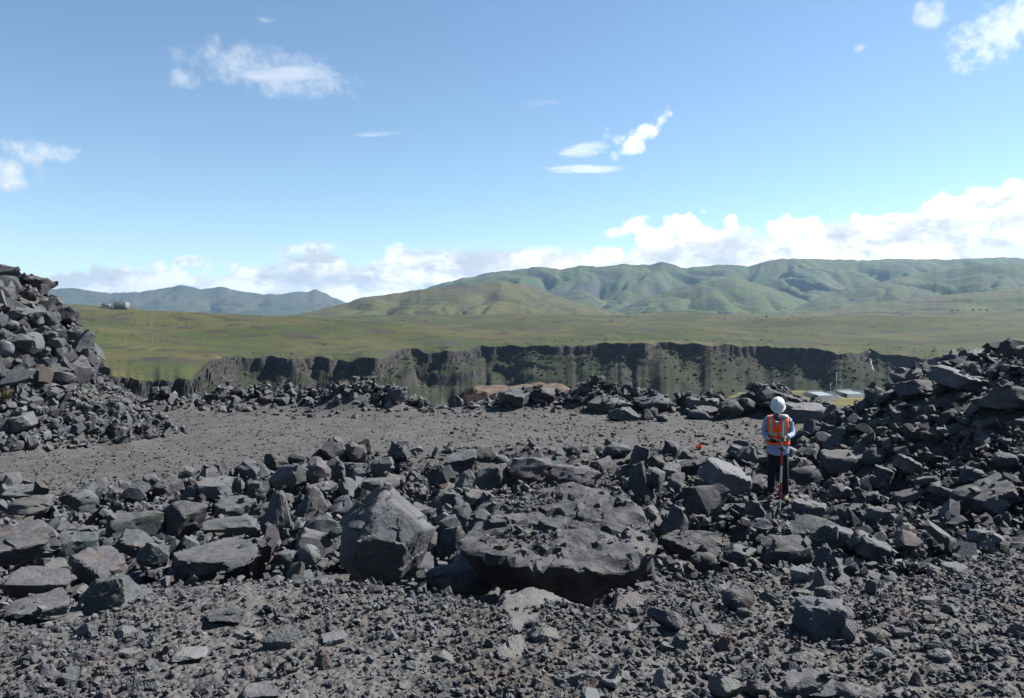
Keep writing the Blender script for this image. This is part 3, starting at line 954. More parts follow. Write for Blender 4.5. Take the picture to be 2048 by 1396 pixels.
HEROES = [
    (662, 963, 866, 1165, 'A', 'n', 'huge pointed grey boulder with smooth facets beside the round slab'),
    (922, 972, 1308, 1196, 'B', 'd', 'huge round slab with crumbled top and dark undercut front'),
    (150, 1138, 302, 1232, 'w', 'g', 'greenish flecked boulder at the left end of the gravel bank'),
    (22, 1128, 150, 1212, 'b', 'p', 'flat-faced purplish block at the lower left edge'),
    (22, 1180, 152, 1245, 's', 'n', 'slanting slab lying under the purplish block'),
    (-60, 1037, 142, 1135, 's', 'n', 'large flat-topped slab with dusty top at the left edge'),
    (108, 1058, 206, 1130, 'b', 'g', 'dark green block at the right end of the flat-topped slab'),
    (143, 1092, 245, 1190, 't', 'p', 'leaning purplish slab between the purplish block and green boulder'),
    (14, 987, 104, 1034, 'r', 't', 'low rounded tan boulder at the left edge of the rubble band'),
    (112, 976, 196, 1026, 'a', 'g', 'pale green angular boulder right of the rounded tan boulder'),
    (210, 1018, 324, 1088, 'b', 'g', 'long wedge of green rock left of the darkest boulder'),
    (318, 998, 414, 1084, 'a', 'd', 'darkest big boulder left of centre'),
    (340, 1074, 522, 1152, 's', 'n', 'broad dark slab standing behind the edge of the gravel bank'),
    (226, 1060, 302, 1118, 'a', 'g', 'cracked green rock below the long green wedge'),
    (274, 1076, 344, 1140, 'b', 'g', 'green block beside the left end of the broad dark slab'),
    (204, 974, 260, 1012, 'b', 'n', 'grey block behind the long green wedge'),
    (-14, 948, 38, 1002, 'w', 'n', 'wedge cut by the left edge near the gravel floor'),
    (6, 968, 82, 1000, 't', 'n', 'thin tilted flake near the left edge of the rubble'),
    (246, 962, 300, 1000, 't', 'g', 'upright pale flake behind the long green wedge'),
    (308, 955, 366, 990, 'b', 'p', 'reddish grey block with a flat top at the floor edge'),
    (390, 954, 472, 996, 't', 'l', 'pale tilted slab with a bright tip left of centre'),
    (450, 950, 490, 994, 't', 'l', 'narrow pale slab leaning on the bright-tipped slab'),
    (428, 990, 512, 1036, 's', 'g', 'flat pale slab with a sunlit level top'),
    (516, 978, 586, 1068, 'w', 'n', 'upright dark boulder with one sunlit facet'),
    (584, 970, 656, 1036, 'w', 'p', 'upright brown boulder right of the one with a sunlit facet'),
    (406, 1030, 522, 1080, 'b', 'g', 'long low green block above the broad dark slab'),
    (678, 924, 726, 964, 'b', 'b', 'square bluish dark block behind the huge pointed boulder'),
    (528, 905, 572, 946, 'b', 'd', 'nearly black block on the far rim of the rubble'),
    (576, 905, 612, 938, 'r', 'd', 'roundish dark rock right of the nearly black block'),
    (696, 876, 746, 924, 'w', 'd', 'pointed dark rock sticking up above the gravel floor'),
    (535, 922, 612, 984, 'a', 'l', 'pale greenish boulder in the middle of the rubble band'),
    (487, 957, 540, 1004, 'b', 'g', 'flecked green block left of the upright dark boulder'),
    (516, 1073, 570, 1110, 'b', 'g', 'small split block right of the broad dark slab'),
    (552, 1097, 598, 1134, 'r', 'b', 'round dark bluish stone behind the gravel bank'),
    (594, 1086, 640, 1136, 'r', 'l', 'smooth pale stone left of the huge pointed boulder'),
    (610, 963, 674, 992, 's', 'n', 'flat grey rock between brown boulder and bluish block'),
    (672, 960, 722, 992, 'b', 'n', 'oblong grey rock just behind the pointed boulder tip'),
    (656, 988, 710, 1024, 'w', 'l', 'pale wedge touching the left side of the pointed boulder'),
    (628, 1062, 672, 1120, 'w', 'p', 'purplish wedge at the left foot of the pointed boulder'),
    (415, 922, 464, 958, 'w', 'd', 'dark pointed rock at the left of the far rubble rim'),
    (622, 919, 668, 952, 'r', 'p', 'brownish round rock left of the square bluish block'),
    (498, 926, 540, 956, 'w', 'g', 'green wedge left of the pale greenish boulder'),
    (606, 934, 648, 968, 'a', 'd', 'dark angular rock in front of the brownish round rock'),
    (620, 896, 660, 924, 'w', 'd', 'dark wedge on the rubble rim with a pale side'),
    (740, 912, 788, 952, 'a', 'l', 'pale jagged rock right of the square bluish block'),
    (782, 886, 822, 920, 'w', 'd', 'dark peaked rock on the far rim above the pointed boulder'),
    (722, 950, 800, 992, 's', 'n', 'grey slab behind the right shoulder of the pointed boulder'),
    (846, 1120, 998, 1196, 'r', 'b', 'bluish mottled boulder half sunk between the two huge ones'),
    (886, 899, 954, 956, 'a', 'b', 'big angular bluish rock behind the round slab'),
    (908, 937, 960, 978, 'w', 'l', 'pale-topped wedge in front of the angular bluish rock'),
    (852, 926, 912, 978, 't', 'd', 'dark slanting rock left of the pale-topped wedge'),
    (1016, 908, 1110, 978, 'b', 'p', 'wide brown cracked block behind the round slab'),
    (954, 924, 1022, 978, 'b', 'n', 'grey ledge-like block left of the brown cracked block'),
    (1096, 928, 1206, 982, 'b', 'p', 'wide dark purple block at the back of the round slab'),
    (1244, 918, 1316, 1016, 'w', 'n', 'tall smooth boulder at the right shoulder of the round slab'),
    (1259, 886, 1303, 938, 'b', 'p', 'upright purple block behind the tall smooth boulder'),
    (1116, 962, 1172, 1012, 'b', 'n', 'loose grey block resting on top of the round slab'),
    (878, 982, 928, 1020, 'b', 'n', 'squarish block at the left edge of the round slab'),
    (934, 888, 992, 928, 'r', 't', 'tan rounded rock on the far rubble rim'),
    (1204, 886, 1262, 920, 'r', 'g', 'green-grey rock left of the upright purple block'),
    (990, 908, 1022, 938, 'b', 'b', 'small bluish block above the grey ledge-like block'),
    (974, 1002, 1014, 1032, 'b', 'l', 'fist-sized pale stone on the left of the round slab top'),
    (1186, 1024, 1213, 1047, 'b', 'b', 'fist-sized dark stone in the middle of the round slab top'),
    (986, 1022, 1026, 1046, 's', 'b', 'dark flat stone below the pale stone on the round slab'),
    (1260, 1068, 1288, 1092, 's', 'l', 'pale flat stone at the right of the round slab top'),
    (1284, 1108, 1313, 1160, 'w', 'p', 'upright shard propped under the right end of the round slab'),
    (796, 1058, 872, 1162, 't', 'n', 'long slab leaning on the right foot of the pointed boulder'),
    (880, 1048, 932, 1122, 'b', 'd', 'dark brown block wedged between the two huge boulders'),
    (868, 1022, 922, 1056, 'b', 'l', 'pale rough stone left of the round slab'),
    (1398, 914, 1507, 1000, 'T', 'l', 'tilted slab with a bright sunlit top left of the surveyor'),
    (1364, 962, 1458, 1040, 'a', 'd', 'dark boulder under the bright tilted slab'),
    (1321, 1008, 1375, 1070, 'w', 'b', 'bluish upright rock right of the round slab'),
    (1322, 1062, 1448, 1128, 'b', 'd', 'wide dark block behind the middle of the gravel bank'),
    (1381, 1102, 1435, 1146, 'r', 'd', 'rough dark boulder in front of the wide dark block'),
    (1443, 1088, 1517, 1130, 'b', 'b', 'oblong bluish block with square ends'),
    (1534, 1068, 1624, 1142, 'b', 'n', 'dark block with a gabled top below the surveyor pole'),
    (1616, 1044, 1722, 1116, 'a', 'b', 'big speckled boulder right of the gabled block'),
    (1626, 1086, 1688, 1148, 'w', 'b', 'dark peaked boulder in front of the speckled one'),
    (1583, 1132, 1630, 1168, 'b', 'l', 'pale rock at the brink of the gravel bank'),
    (1620, 1134, 1664, 1190, 'w', 'n', 'pointed stone standing right of the pale rock'),
    (1575, 992, 1657, 1040, 's', 'p', 'long humped rock at the feet of the surveyor'),
    (1573, 928, 1650, 980, 'r', 'd', 'wide rounded dark boulder behind the surveyor legs'),
    (1593, 886, 1630, 930, 'r', 'n', 'egg-shaped grey boulder right of the surveyor waist'),
    (1484, 1000, 1540, 1038, 'w', 'd', 'dark wedge left of the surveyor boots'),
    (1493, 1034, 1551, 1070, 'a', 'b', 'bluish rock left of the pole tip'),
    (1545, 1062, 1586, 1084, 's', 'l', 'pale flat stone just below the pole tip'),
    (1358, 918, 1402, 954, 'b', 'd', 'dark block behind the bright tilted slab'),
    (1320, 922, 1364, 960, 's', 'l', 'pale flat rocks left of the bright tilted slab'),
    (1334, 944, 1372, 984, 'a', 'l', 'pale jagged rock above the bluish upright rock'),
    (1642, 898, 1734, 956, 'b', 'b', 'big bluish grey boulder right of the surveyor'),
    (1702, 1058, 1790, 1134, 'T', 'b', 'oblong bluish boulder lying on a slant at the bank'),
    (1776, 1086, 1855, 1124, 'a', 't', 'tan domed rock right of the slanting oblong boulder'),
    (1790, 906, 1857, 962, 'T', 't', 'slab with a bright slanting top in the right pile'),
    (1724, 893, 1774, 938, 'r', 'b', 'bluish rock touching the red-brown rock'),
    (1917, 946, 2030, 1026, 'T2', 'n', 'big slab slanting up to the right near the right edge'),
    (1959, 988, 2013, 1040, 'a', 'l', 'pale bluish boulder under the big slanting slab'),
    (1935, 1056, 1987, 1114, 'a', 'l', 'pale green boulder at the right end of the bank'),
    (1875, 1070, 1927, 1116, 'w', 'd', 'dark peaked rock left of the pale green boulder'),
    (1985, 904, 2043, 940, 'r', 'b', 'smooth bluish boulder at the right edge'),
    (1919, 932, 1985, 974, 'b', 'n', 'rock with a thin pale edge above the big slanting slab'),
    (1730, 1026, 1770, 1062, 'b', 'n', 'grey block above the slanting oblong boulder'),
    (1822, 946, 1882, 980, 't', 'g', 'greenish splinter in the middle of the right pile'),
    (1859, 962, 1937, 994, 's', 'b', 'wide flat rock left of the big slanting slab'),
    (1947, 1026, 1989, 1060, 't', 'd', 'dark flake above the pale green boulder'),
    (1995, 1022, 2033, 1062, 'w', 'p', 'purplish wedge right of the dark flake'),
    (1708, 956, 1740, 990, 'w', 'p', 'small purplish pyramid right of the humped rock'),
    (1655, 968, 1700, 1006, 'b', 'l', 'pale cracked block right of the humped rock'),
    (1700, 980, 1762, 1012, 't', 'b', 'bluish slanting flake right of the purplish pyramid'),
    (1656, 1030, 1702, 1062, 'b', 'l', 'pale greenish block on top of the speckled boulder'),
    (1782, 980, 1822, 1018, 'a', 'g', 'green angular rock in the middle of the right slope'),
    (1864, 1036, 1916, 1062, 's', 't', 'flat tan slab left of the pale green boulder'),
    (1814, 1018, 1846, 1046, 'a', 'n', 'grey rock just above the tan domed rock'),
    (1872, 730, 1990, 790, 'T3', 'l', 'great pale-topped slab high on the right pile'),
    (1790, 757, 1875, 810, 'b', 'p', 'big purplish boulder left of the great pale-topped slab'),
    (1770, 766, 1804, 794, 's', 'p', 'slab lying against the left side of the purplish boulder'),
    (1959, 768, 2080, 826, 'b', 'p', 'massive dark boulder on the right edge of the picture'),
    (1913, 717, 1951, 744, 'b', 'l', 'pale cube above the great pale-topped slab'),
    (1885, 706, 1921, 724, 'b', 'l', 'light block on the crest of the right pile'),
    (2012, 698, 2066, 720, 's', 'l', 'pale slab on the crest at the right edge'),
    (1789, 745, 1815, 760, 'b', 'd', 'small dark block on the left skyline of the right pile'),
    (1837, 805, 1885, 836, 'w', 'b', 'bluish wedge below the great pale-topped slab'),
    (1819, 853, 1861, 884, 'b', 'd', 'square dark block in the middle of the right pile'),
    (1758, 874, 1798, 914, 'w', 'r', 'red-brown rock with broken faces in the right pile'),
    (1684, 853, 1730, 884, 's', 'n', 'flat-topped grey block low on the right pile'),
    (1746, 851, 1788, 878, 'b', 'r', 'rust-stained block left of the square dark block'),
    (1907, 782, 1947, 808, 'b', 'g', 'greenish block under the great pale-topped slab'),
    (1931, 741, 1987, 772, 't', 'n', 'long grey slab right of the pale cube'),
    (1868, 748, 1880, 768, 'b', 'n', 'grey block at the left end of the great slab'),
    (1756, 836, 1790, 852, 's', 'n', 'flat grey stone above the rust-stained block'),
    (1784, 838, 1816, 854, 's', 'l', 'level pale stone right of the flat grey stone'),
    (1808, 808, 1836, 830, 'a', 't', 'tan rock left of the bluish wedge'),
    (1970, 738, 2004, 762, 'r', 'n', 'round grey boulder near the crest of the right pile'),
    (2000, 728, 2050, 762, 'b', 'p', 'purplish block near the crest at the right edge'),
    (1506, 763, 1600, 812, 'TRI', 'd', 'dark triangular rock standing behind the surveyor head'),
    (1366, 789, 1439, 820, 'S', 'l', 'block with a pale level top at the far edge of the floor'),
    (1384, 810, 1439, 834, 's', 'n', 'grey slab just below the pale-topped block'),
    (1434, 798, 1488, 841, 'r', 'p', 'round purplish boulder right of the pale-topped block'),
    (1470, 794, 1512, 836, 'r', 'd', 'round dark boulder just left of the surveyor head'),
    (1269, 785, 1345, 826, 'r', 'b', 'large bluish dome-shaped boulder at the far edge'),
    (1214, 811, 1281, 847, 'a', 'g', 'long greenish rock in front of the dome-shaped boulder'),
    (1174, 789, 1241, 828, 'b', 't', 'tan boulder left of the dome-shaped boulder'),
    (1277, 817, 1307, 847, 'w', 'd', 'dark wedge at the foot of the dome-shaped boulder'),
    (1298, 814, 1317, 841, 'b', 'l', 'narrow pale block right of the dark wedge'),
    (1224, 798, 1272, 824, 's', 'l', 'pale slabs between tan boulder and dome-shaped boulder'),
    (1376, 818, 1418, 842, 'r', 'n', 'grey boulder in front of the pale-topped block'),
    (1567, 803, 1653, 852, 'S', 'l', 'broad flat-topped slab behind the surveyor shoulder'),
    (1496, 795, 1517, 809, 'b', 'l', 'small pale block between dark boulder and triangular rock'),
    (1513, 796, 1572, 824, 's', 'd', 'dark flat slab under the triangular rock'),
    (1311, 829, 1337, 847, 'r', 'n', 'small grey boulder right of the narrow pale block'),
    (1240, 776, 1262, 792, 'r', 'n', 'round stone on top of the heap behind the tan boulder'),
    (1266, 782, 1290, 798, 't', 't', 'tan flake leaning behind the dome-shaped boulder'),
    (996, 776, 1061, 822, 'a', 'b', 'big bluish boulder in front of the red earth platform'),
    (1058, 775, 1113, 815, 'r', 'p', 'purplish round boulder right of the big bluish one'),
    (1065, 792, 1095, 812, 'b', 'l', 'pale block in front of the purplish round boulder'),
    (910, 797, 927, 813, 'r', 'l', 'pale round stone left of the red earth platform'),
    (940, 808, 960, 818, 's', 'l', 'thin pale slab below the dark earth bank'),
    (597, 778, 636, 800, 'a', 'l', 'pale boulder at the far left edge of the floor'),
    (573, 781, 607, 804, 'b', 'g', 'greenish boulder touching the pale one at the far edge'),
    (541, 785, 582, 809, 's', 'g', 'flat green slab left of the greenish boulder'),
    (766, 774, 813, 813, 'b', 'n', 'smooth slab on the right end of the middle heap'),
    (768, 798, 788, 817, 'w', 'l', 'pale wedge at the foot of the middle heap'),
    (722, 798, 738, 817, 'b', 'l', 'upright pale block in the middle heap'),
    (426, 773, 464, 795, 'w', 't', 'tan wedge on the left heap at the far edge'),
    (522, 767, 537, 789, 't', 'l', 'pale splinter on the right end of the left heap'),
    (447, 809, 476, 824, 'w', 'l', 'pale wedge lying on the floor before the left heap'),
    (486, 813, 506, 824, 'r', 'l', 'pale round stone right of the wedge on the floor'),
    # left pile
    (-40, 526, 43, 556, 'b', 'n', 'grey block on the very top of the left pile'),
    (27, 549, 74, 580, 'r', 'd', 'dark round rock below the topmost block'),
    (60, 551, 112, 594, 'a', 'p', 'crumbly purplish rock at the right of the left crest'),
    (107, 613, 162, 658, 'b', 'd', 'dark block with one lit side high in the left pile'),
    (78, 623, 117, 658, 'b', 'g', 'greenish block left of the dark lit-sided block'),
    (54, 628, 88, 658, 'a', 'g', 'smaller greenish rock in the row of blocks'),
    (15, 666, 79, 706, 'a', 'g', 'large green boulder in the middle of the left pile'),
    (-14, 680, 28, 715, 'r', 'l', 'pale smooth boulder on the left edge of the pile'),
    (128, 652, 184, 708, 'b', 'n', 'overhanging block forming the nose of the left pile'),
    (90, 673, 131, 697, 's', 'n', 'slab left of the overhanging block'),
    (73, 657, 117, 684, 'b', 'g', 'green block under the row of blocks'),
    (18, 708, 71, 740, 'w', 'd', 'dark wedge under the large green boulder'),
    (68, 693, 101, 716, 'r', 'p', 'purplish stone right of the dark wedge'),
    (8, 822, 72, 866, 'b', 'l', 'big pale boulder at the foot of the left pile'),
    (-10, 832, 31, 872, 'b', 'n', 'grey boulder cut by the left edge at the pile foot'),
    (164, 829, 208, 869, 'w', 'g', 'green wedge at the foot of the left pile'),
    (216, 848, 260, 881, 'b', 'p', 'purplish block at the toe of the left pile'),
    (270, 846, 309, 878, 'w', 'n', 'sloping grey rock right of the purplish toe block'),
    (50, 868, 81, 901, 'b', 'l', 'pale leaning block below the big pale boulder'),
    (72, 859, 101, 883, 'b', 'l', 'bright block right of the pale leaning block'),
    (2, 876, 45, 903, 's', 'g', 'flat greenish rock at the lower left of the pile'),
    (303, 832, 332, 857, 's', 'n', 'grey slab at the outer end of the left pile'),
    (358, 850, 380, 868, 'w', 'n', 'lone grey rock on the floor beyond the pile toe'),
    (94, 816, 119, 837, 'r', 'l', 'pale stone above the round stones of the pile foot'),
    (150, 800, 185, 828, 'a', 'n', 'grey angular rock in the lower left slope'),
    (136, 843, 168, 871, 'b', 'b', 'bluish block left of the green wedge'),
    (96, 835, 122, 863, 'r', 'g', 'green round rock right of the big pale boulder'),
    (185, 812, 214, 837, 'w', 'l', 'pale wedge above the green wedge'),
    (36, 574, 71, 602, 'a', 'n', 'grey rock under the dark round rock'),
    (4, 640, 36, 659, 'r', 'l', 'pale flat boulder left of the row of blocks'),
    (129, 747, 153, 771, 'b', 'l', 'pale upright block below the overhanging nose'),
    (160, 750, 176, 767, 'b', 'g', 'small green block on the right outline of the pile'),
    (175, 747, 192, 767, 'w', 'n', 'small grey rock on the right outline below the nose'),
    (236, 868, 268, 886, 's', 't', 'flat tan stone in front of the purplish toe block'),
    # stones on the gravel bank
    (1593, 1196, 1701, 1286, 'S2', 'b', 'largest dark block standing on the gravel bank'),
    (1628, 1170, 1678, 1204, 'b', 'p', 'brownish stone behind the largest block on the bank'),
    (1297, 1213, 1371, 1270, 'a', 'p', 'brown rough stone on the middle of the bank'),
    (1444, 1170, 1512, 1228, 'r', 'd', 'dark crumbly lump on the gravel bank'),
    (1432, 1264, 1470, 1306, 'w', 'r', 'reddish pointed stone below the crumbly lump'),
    (1409, 1244, 1447, 1278, 's', 'p', 'pinkish flat stone beside the reddish pointed one'),
    (1733, 1256, 1783, 1286, 'r', 't', 'tan pebble-shaped stone right of the largest block'),
    (1298, 1330, 1345, 1390, 'w', 'l', 'pale glittering stone near the bottom edge'),
    (1415, 1344, 1486, 1404, 'a', 't', 'tan rock at the bottom edge right of the glittering stone'),
    (1486, 1357, 1541, 1404, 'a', 'p', 'pinkish rock at the bottom edge'),
    (1560, 1340, 1670, 1392, 's', 'n', 'wide flat rock sunk in gravel at the bottom edge'),
    (1662, 1361, 1724, 1404, 'r', 'd', 'dark lump at the bottom edge right of the flat rock'),
    (1818, 1340, 1846, 1376, 'w', 'd', 'small dark spike of rock at the lower right'),
    (1746, 1293, 1783, 1318, 'r', 'l', 'pale stone below the tan pebble-shaped stone'),
    (1857, 1295, 1904, 1325, 'r', 'l', 'pale rounded stone at the lower right'),
    (1861, 1219, 1901, 1243, 's', 'd', 'dark flat stone on the right of the bank'),
    (1217, 1177, 1307, 1224, 't', 'r', 'reddish tilted slab at the brink of the gravel bank'),
    (1053, 1245, 1119, 1287, 'a', 't', 'tan stone on the pale crust of the bank'),
    (988, 1284, 1071, 1342, 'F', 't', 'pale flat crust of rock flush with the gravel'),
    (1082, 1327, 1208, 1392, 'F', 't', 'large pale crust of rock at the bottom middle'),
    (976, 1188, 1152, 1262, 'F', 't', 'long pale crust of rock at the brink in front of the round slab'),
    (1200, 1348, 1245, 1382, 's', 'l', 'pale cracked slab right of the large pale crust'),
    (766, 1252, 798, 1282, 'w', 'l', 'small pale wedge left of the pale crust'),
    (808, 1180, 832, 1204, 'w', 'b', 'small bluish stone near the brink of the bank'),
    (732, 1167, 770, 1190, 'r', 'd', 'small dark clod near the brink below the pointed boulder'),
    (523, 1249, 603, 1303, 't', 'g', 'greenish tilted shard on the left of the bank'),
    (640, 1262, 696, 1293, 's', 'l', 'pale flat stone right of the greenish shard'),
    (410, 1213, 491, 1246, 's', 'd', 'dark flat stone near the brink at left'),
    (352, 1295, 415, 1324, 's', 'l', 'pale greenish flat stone at the lower left'),
    (466, 1256, 511, 1283, 'a', 'p', 'brownish stone left of the greenish shard'),
    (627, 1303, 668, 1341, 'w', 'r', 'red-brown stone below the pale flat stone'),
    (480, 1331, 518, 1358, 'a', 'r', 'reddish stone below the greenish shard'),
    (72, 1320, 115, 1358, 'w', 'p', 'pinkish wedge near the lower left corner'),
    (487, 1365, 566, 1390, 's', 'n', 'flat grey stone at the bottom edge left of centre'),
    (237, 1293, 282, 1317, 's', 't', 'small tan slab in the left gravel'),
    (190, 1375, 234, 1404, 'w', 'p', 'purplish stone at the bottom edge near the left corner'),
    (68, 1221, 174, 1250, 'F', 't', 'whitish broken slab at the foot of the green boulder'),
    (332, 1143, 458, 1176, 'F', 't', 'tan crust of rock on the brink below the broad dark slab'),
    (1782, 1117, 1867, 1146, 's', 'l', 'pale slab on the brink at the right of the bank'),
    (1886, 1126, 1936, 1150, 't', 'l', 'pale flake right of the brink slab'),
]
SPECIAL = {
    'A': A_PL, 'B': B_PL,
    # slab with its sunlit top falling to the right
    'T': [(0.42, -0.18, 0.88, 0.42), (-0.42, 0.1, -0.9, 0.42), (-0.85, -0.30, 0.30, 0.80), (0.9, -0.25, -0.15, 0.95), (0.1, -0.95, -0.15, 0.62), (0, 1, 0.1, 0.7), (-0.5, 0.7, 0.4, 0.85), (0.6, 0.7, 0.2, 0.9), (-0.6, -0.7, 0.2, 0.85), (0.7, -0.7, 0.1, 0.95)],
    # slab rising to the right
    'T2': [(-0.45, -0.20, 0.86, 0.36), (0.4, 0.1, -0.9, 0.42), (-0.9, -0.3, -0.2, 0.95), (0.9, -0.2, 0.3, 0.85), (0.0, -0.96, -0.2, 0.6), (0, 1, 0.1, 0.7), (0.6, -0.7, 0.3, 0.85), (-0.6, -0.75, -0.1, 0.9)],
    'T3': [(0.36, -0.42, 0.83, 0.40), (-0.3, 0.3, -0.9, 0.45), (-0.9, -0.35, 0.2, 0.78), (0.9, -0.3, 0.1, 1.05), (0.15, -0.95, -0.3, 0.55), (0, 1, 0.1, 0.7), (-0.6, -0.75, 0.0, 0.8), (0.5, 0.8, 0.2, 0.85)],
    'S': [(0.03, -0.16, 1, 0.34), (0, 0.1, -1, 0.5), (-1, -0.2, 0.05, 0.9), (1, -0.1, -0.1, 0.95), (0.1, -1, -0.1, 0.7), (-0.1, 1, 0, 0.7), (0.7, -0.7, 0.1, 0.95), (-0.7, -0.7, 0.1, 0.92)],
    'S2': [(0.06, 0.05, 1, 0.62), (0, 0.1, -1, 0.62), (-1, -0.15, 0.05, 0.85), (1, -0.2, -0.05, 0.85), (0.05, -1, 0.12, 0.6), (-0.1, 1, 0, 0.7), (0.6, -0.6, -0.6, 0.95)],
    'F': None,
    'TRI': [(-1, -0.25, 0.15, 0.8), (0.48, -0.22, 0.85, 0.40), (0, 0.1, -1, 0.5), (0.0, -1, 0.2, 0.6), (0, 1, 0.1, 0.6), (1, 0, -0.2, 1.0), (-0.5, -0.6, 0.6, 0.72)],
}
AVOID = [(1380, 882, 1416, 905, 19.2)]   # screen boxes of the big rocks, nearer stones must not bury them
records = []
used_labels = set()
SKIP = [(4.38, 13.0, 0.42), (4.27, 12.55, 0.25)]     # keep the surveyor's footing clear


def tint_of(code, r):
    t = np.array(TINTS[code]) * r.uniform(0.88, 1.12)
    return np.clip(t * (1 + r.normal(size=3) * 0.02), 0.02, 0.5)


GROUPS = {0: 'boulders and stones of the quarry bench'}
for k, (x0, y0, x1, y1, st, tc, label) in enumerate(HEROES):
    r = np.random.default_rng(1000 + k)
    cx, cy = (x0 + x1) / 2, (y0 + y1) / 2
    w, h = x1 - x0, y1 - y0
    sub = 6 if st in ('A', 'B') else 5 if w >= 125 else 4 if w >= 44 else 3
    if st == 'A':
        d = 7.35
    elif st == 'B':
        d = 8.1
    else:
        d = ray_hit(cx, y1 - 0.22 * h)
    W, Hh = w * d / F, h * d / F
    if st == 'F':          # crust lying in the gravel: thin, seen at a low angle
        dn, df = ray_hit(cx, y1 - 2), ray_hit(cx, y0 + 2)
        df = min(df, dn + 0.75)
        d = (dn + df) / 2
        dep = max(df - dn, 0.2)
        W = w * d / F
        V, T = rock_shape(3000 + k, 5 if w > 100 else 4, 's', rough=1.4)
        V = V - (V.max(0) + V.min(0)) / 2
        V = V / (V.max(0) - V.min(0)) * np.array([W, dep, 0.13])
        c = np.array([(cx - CX) / F * d, d, float(hsample((cx - CX) / F * d, d, HM0)) - 0.022])
    else:
        V, T = rock_shape(3000 + k, sub, 'a' if st in SPECIAL else st, planes=SPECIAL.get(st), p=16 if st == 'B' else 60 if st == 'A' else None, rough=0.45 if st == 'B' else 0.6 if st == 'A' else 0.8)
        V = V - (V.max(0) + V.min(0)) / 2
        dep = {'s': 1.0, 't': 0.85, 'B': 0.98, 'A': 0.95}.get(st, 0.85) * W
        dep = min(dep, 1.6 * Hh) if st in 'abwrA' else dep
        # a deep slab seen from above looks taller than it is: take the foreshortened depth off its height
        tilt = max((cy - HY) / F, 0.02)
        hh = max(Hh - (0.35 if st not in 'sSB' else 0.6) * dep * tilt, 0.45 * Hh)
        V = V / (V.max(0) - V.min(0)) * np.array([W, dep, hh])
        if st == 'B':
            # crumbled, stepped top surface
            up = sstep(0.15, 0.5, (V[:, 2] - V[:, 2].min()) / (V[:, 2].max() - V[:, 2].min()))
            sdp = np.random.default_rng(31).uniform(-1.05, 1.05, (95, 2))
            rr5 = np.random.default_rng(32)
            wx = V[:, :2] + 0.05 * np.stack([fbm(V * 4.0, 3, 61), fbm(V * 4.0 + 7, 3, 62)], 1)
            ix = np.argmin(((wx[:, None, :] - sdp[None]) ** 2).sum(2), 1)
            tl = rr5.normal(size=(95, 2)) * 0.09
            V[:, 2] += up * ((rr5.normal(size=95) * 0.022)[ix] + ((V[:, :2] - sdp[ix]) * tl[ix]).sum(1) + 0.014 * fbm(V * 7.0, 4, 8) + 0.008 * fbm(V * 24.0, 2, 9))
        c = at(cx, cy, d)
        c[2] = min(c[2], ZC + (HY - cy) / F * d)
    me = mesh_np('rock', V, tris=T, sharp=26)
    nm = 'boulder' if max(W, Hh) > 0.45 else 'rock'
    o = link(nm, me, ROCK, loc=c)
    o.color = (*tint_of(tc, r), 1)
    tag(o, label, nm, GROUPS[0])
    assert label not in used_labels, label
    used_labels.add(label)
    stamp(V + c)
    records.append((c[0], c[1], c[2], max(W, Hh), label, cx, cy))
    if (w > 55 or (x1 < 400 and y1 < 905 and w > 22)) and st != 'F':
        AVOID.append((x0 + 0.12 * w, y0, x1 - 0.12 * w, y1 - 0.18 * h, d))
print('heroes', len(HEROES))


def screen(x, y, z):
    return CX + F * x / y, HY + (ZC - z) / y * F


def blocked(x, y, z, s):
    px, py = screen(x, y, z)
    rp = s * 0.5 / y * F
    for (a, b_, c, d_, dd) in AVOID:
        if y < dd - 0.05 and a < px + rp and px - rp < c and b_ < py + rp * 0.8 and py - rp * 0.8 < d_:
            return True
    for (sx, sy, sr) in SKIP:
        if math.hypot(x - sx, y - sy) < sr + s * 0.5:
            return True
    # keep the view of the surveyor and pole free
    if y < 12.7 and 1543 < px + rp and px - rp < 1574 and py - rp < 1037:
        return True
    if y < 13.2 and 1528 < px + rp and px - rp < 1590 and py - rp < 1010:
        return True
    return False


# more individual rocks between them, sharing a set of shapes
protos = []
for k in range(14):
    V, T = rock_shape(500 + k, 4, 'abwabsrbawbtab'[k])
    V = V - (V.max(0) + V.min(0)) / 2
    V = V / (V.max(0) - V.min(0)).max()
    protos.append((V, mesh_np('rock', V, tris=T, sharp=26)))
    protos[-1][1].materials.append(ROCK)

R = random.Random(5)


def rand_place(kind):
    """a random footing in one of the rubble zones"""
    if kind == 'band':
        d = R.uniform(5.8, 17.5)
        px = R.uniform(-80, 1700)
        far = float(np.interp(px, [0, 300, 560, 720, 1000, 1300, 1700], [14.0, 15.0, 16.9, 18.3, 18.8, 18.2, 18.4]))
        d = 5.8 + (far - 5.8) * R.random() ** 0.9
        return (px - CX) / F * d, d
    if kind == 'right':
        d = R.uniform(6.2, 19)
        px = R.uniform(1560, 2360)
        return (px - CX) / F * d, d
    if kind == 'left':
        d = R.uniform(17.4, 24)
        px = R.uniform(-60, 390)
        return (px - CX) / F * d, d
    hp, hd, hh, hr = R.choice(HEAPS)
    return (hp - CX) / F * hd + R.gauss(0, hr * 0.8), hd + R.gauss(0, 0.3)


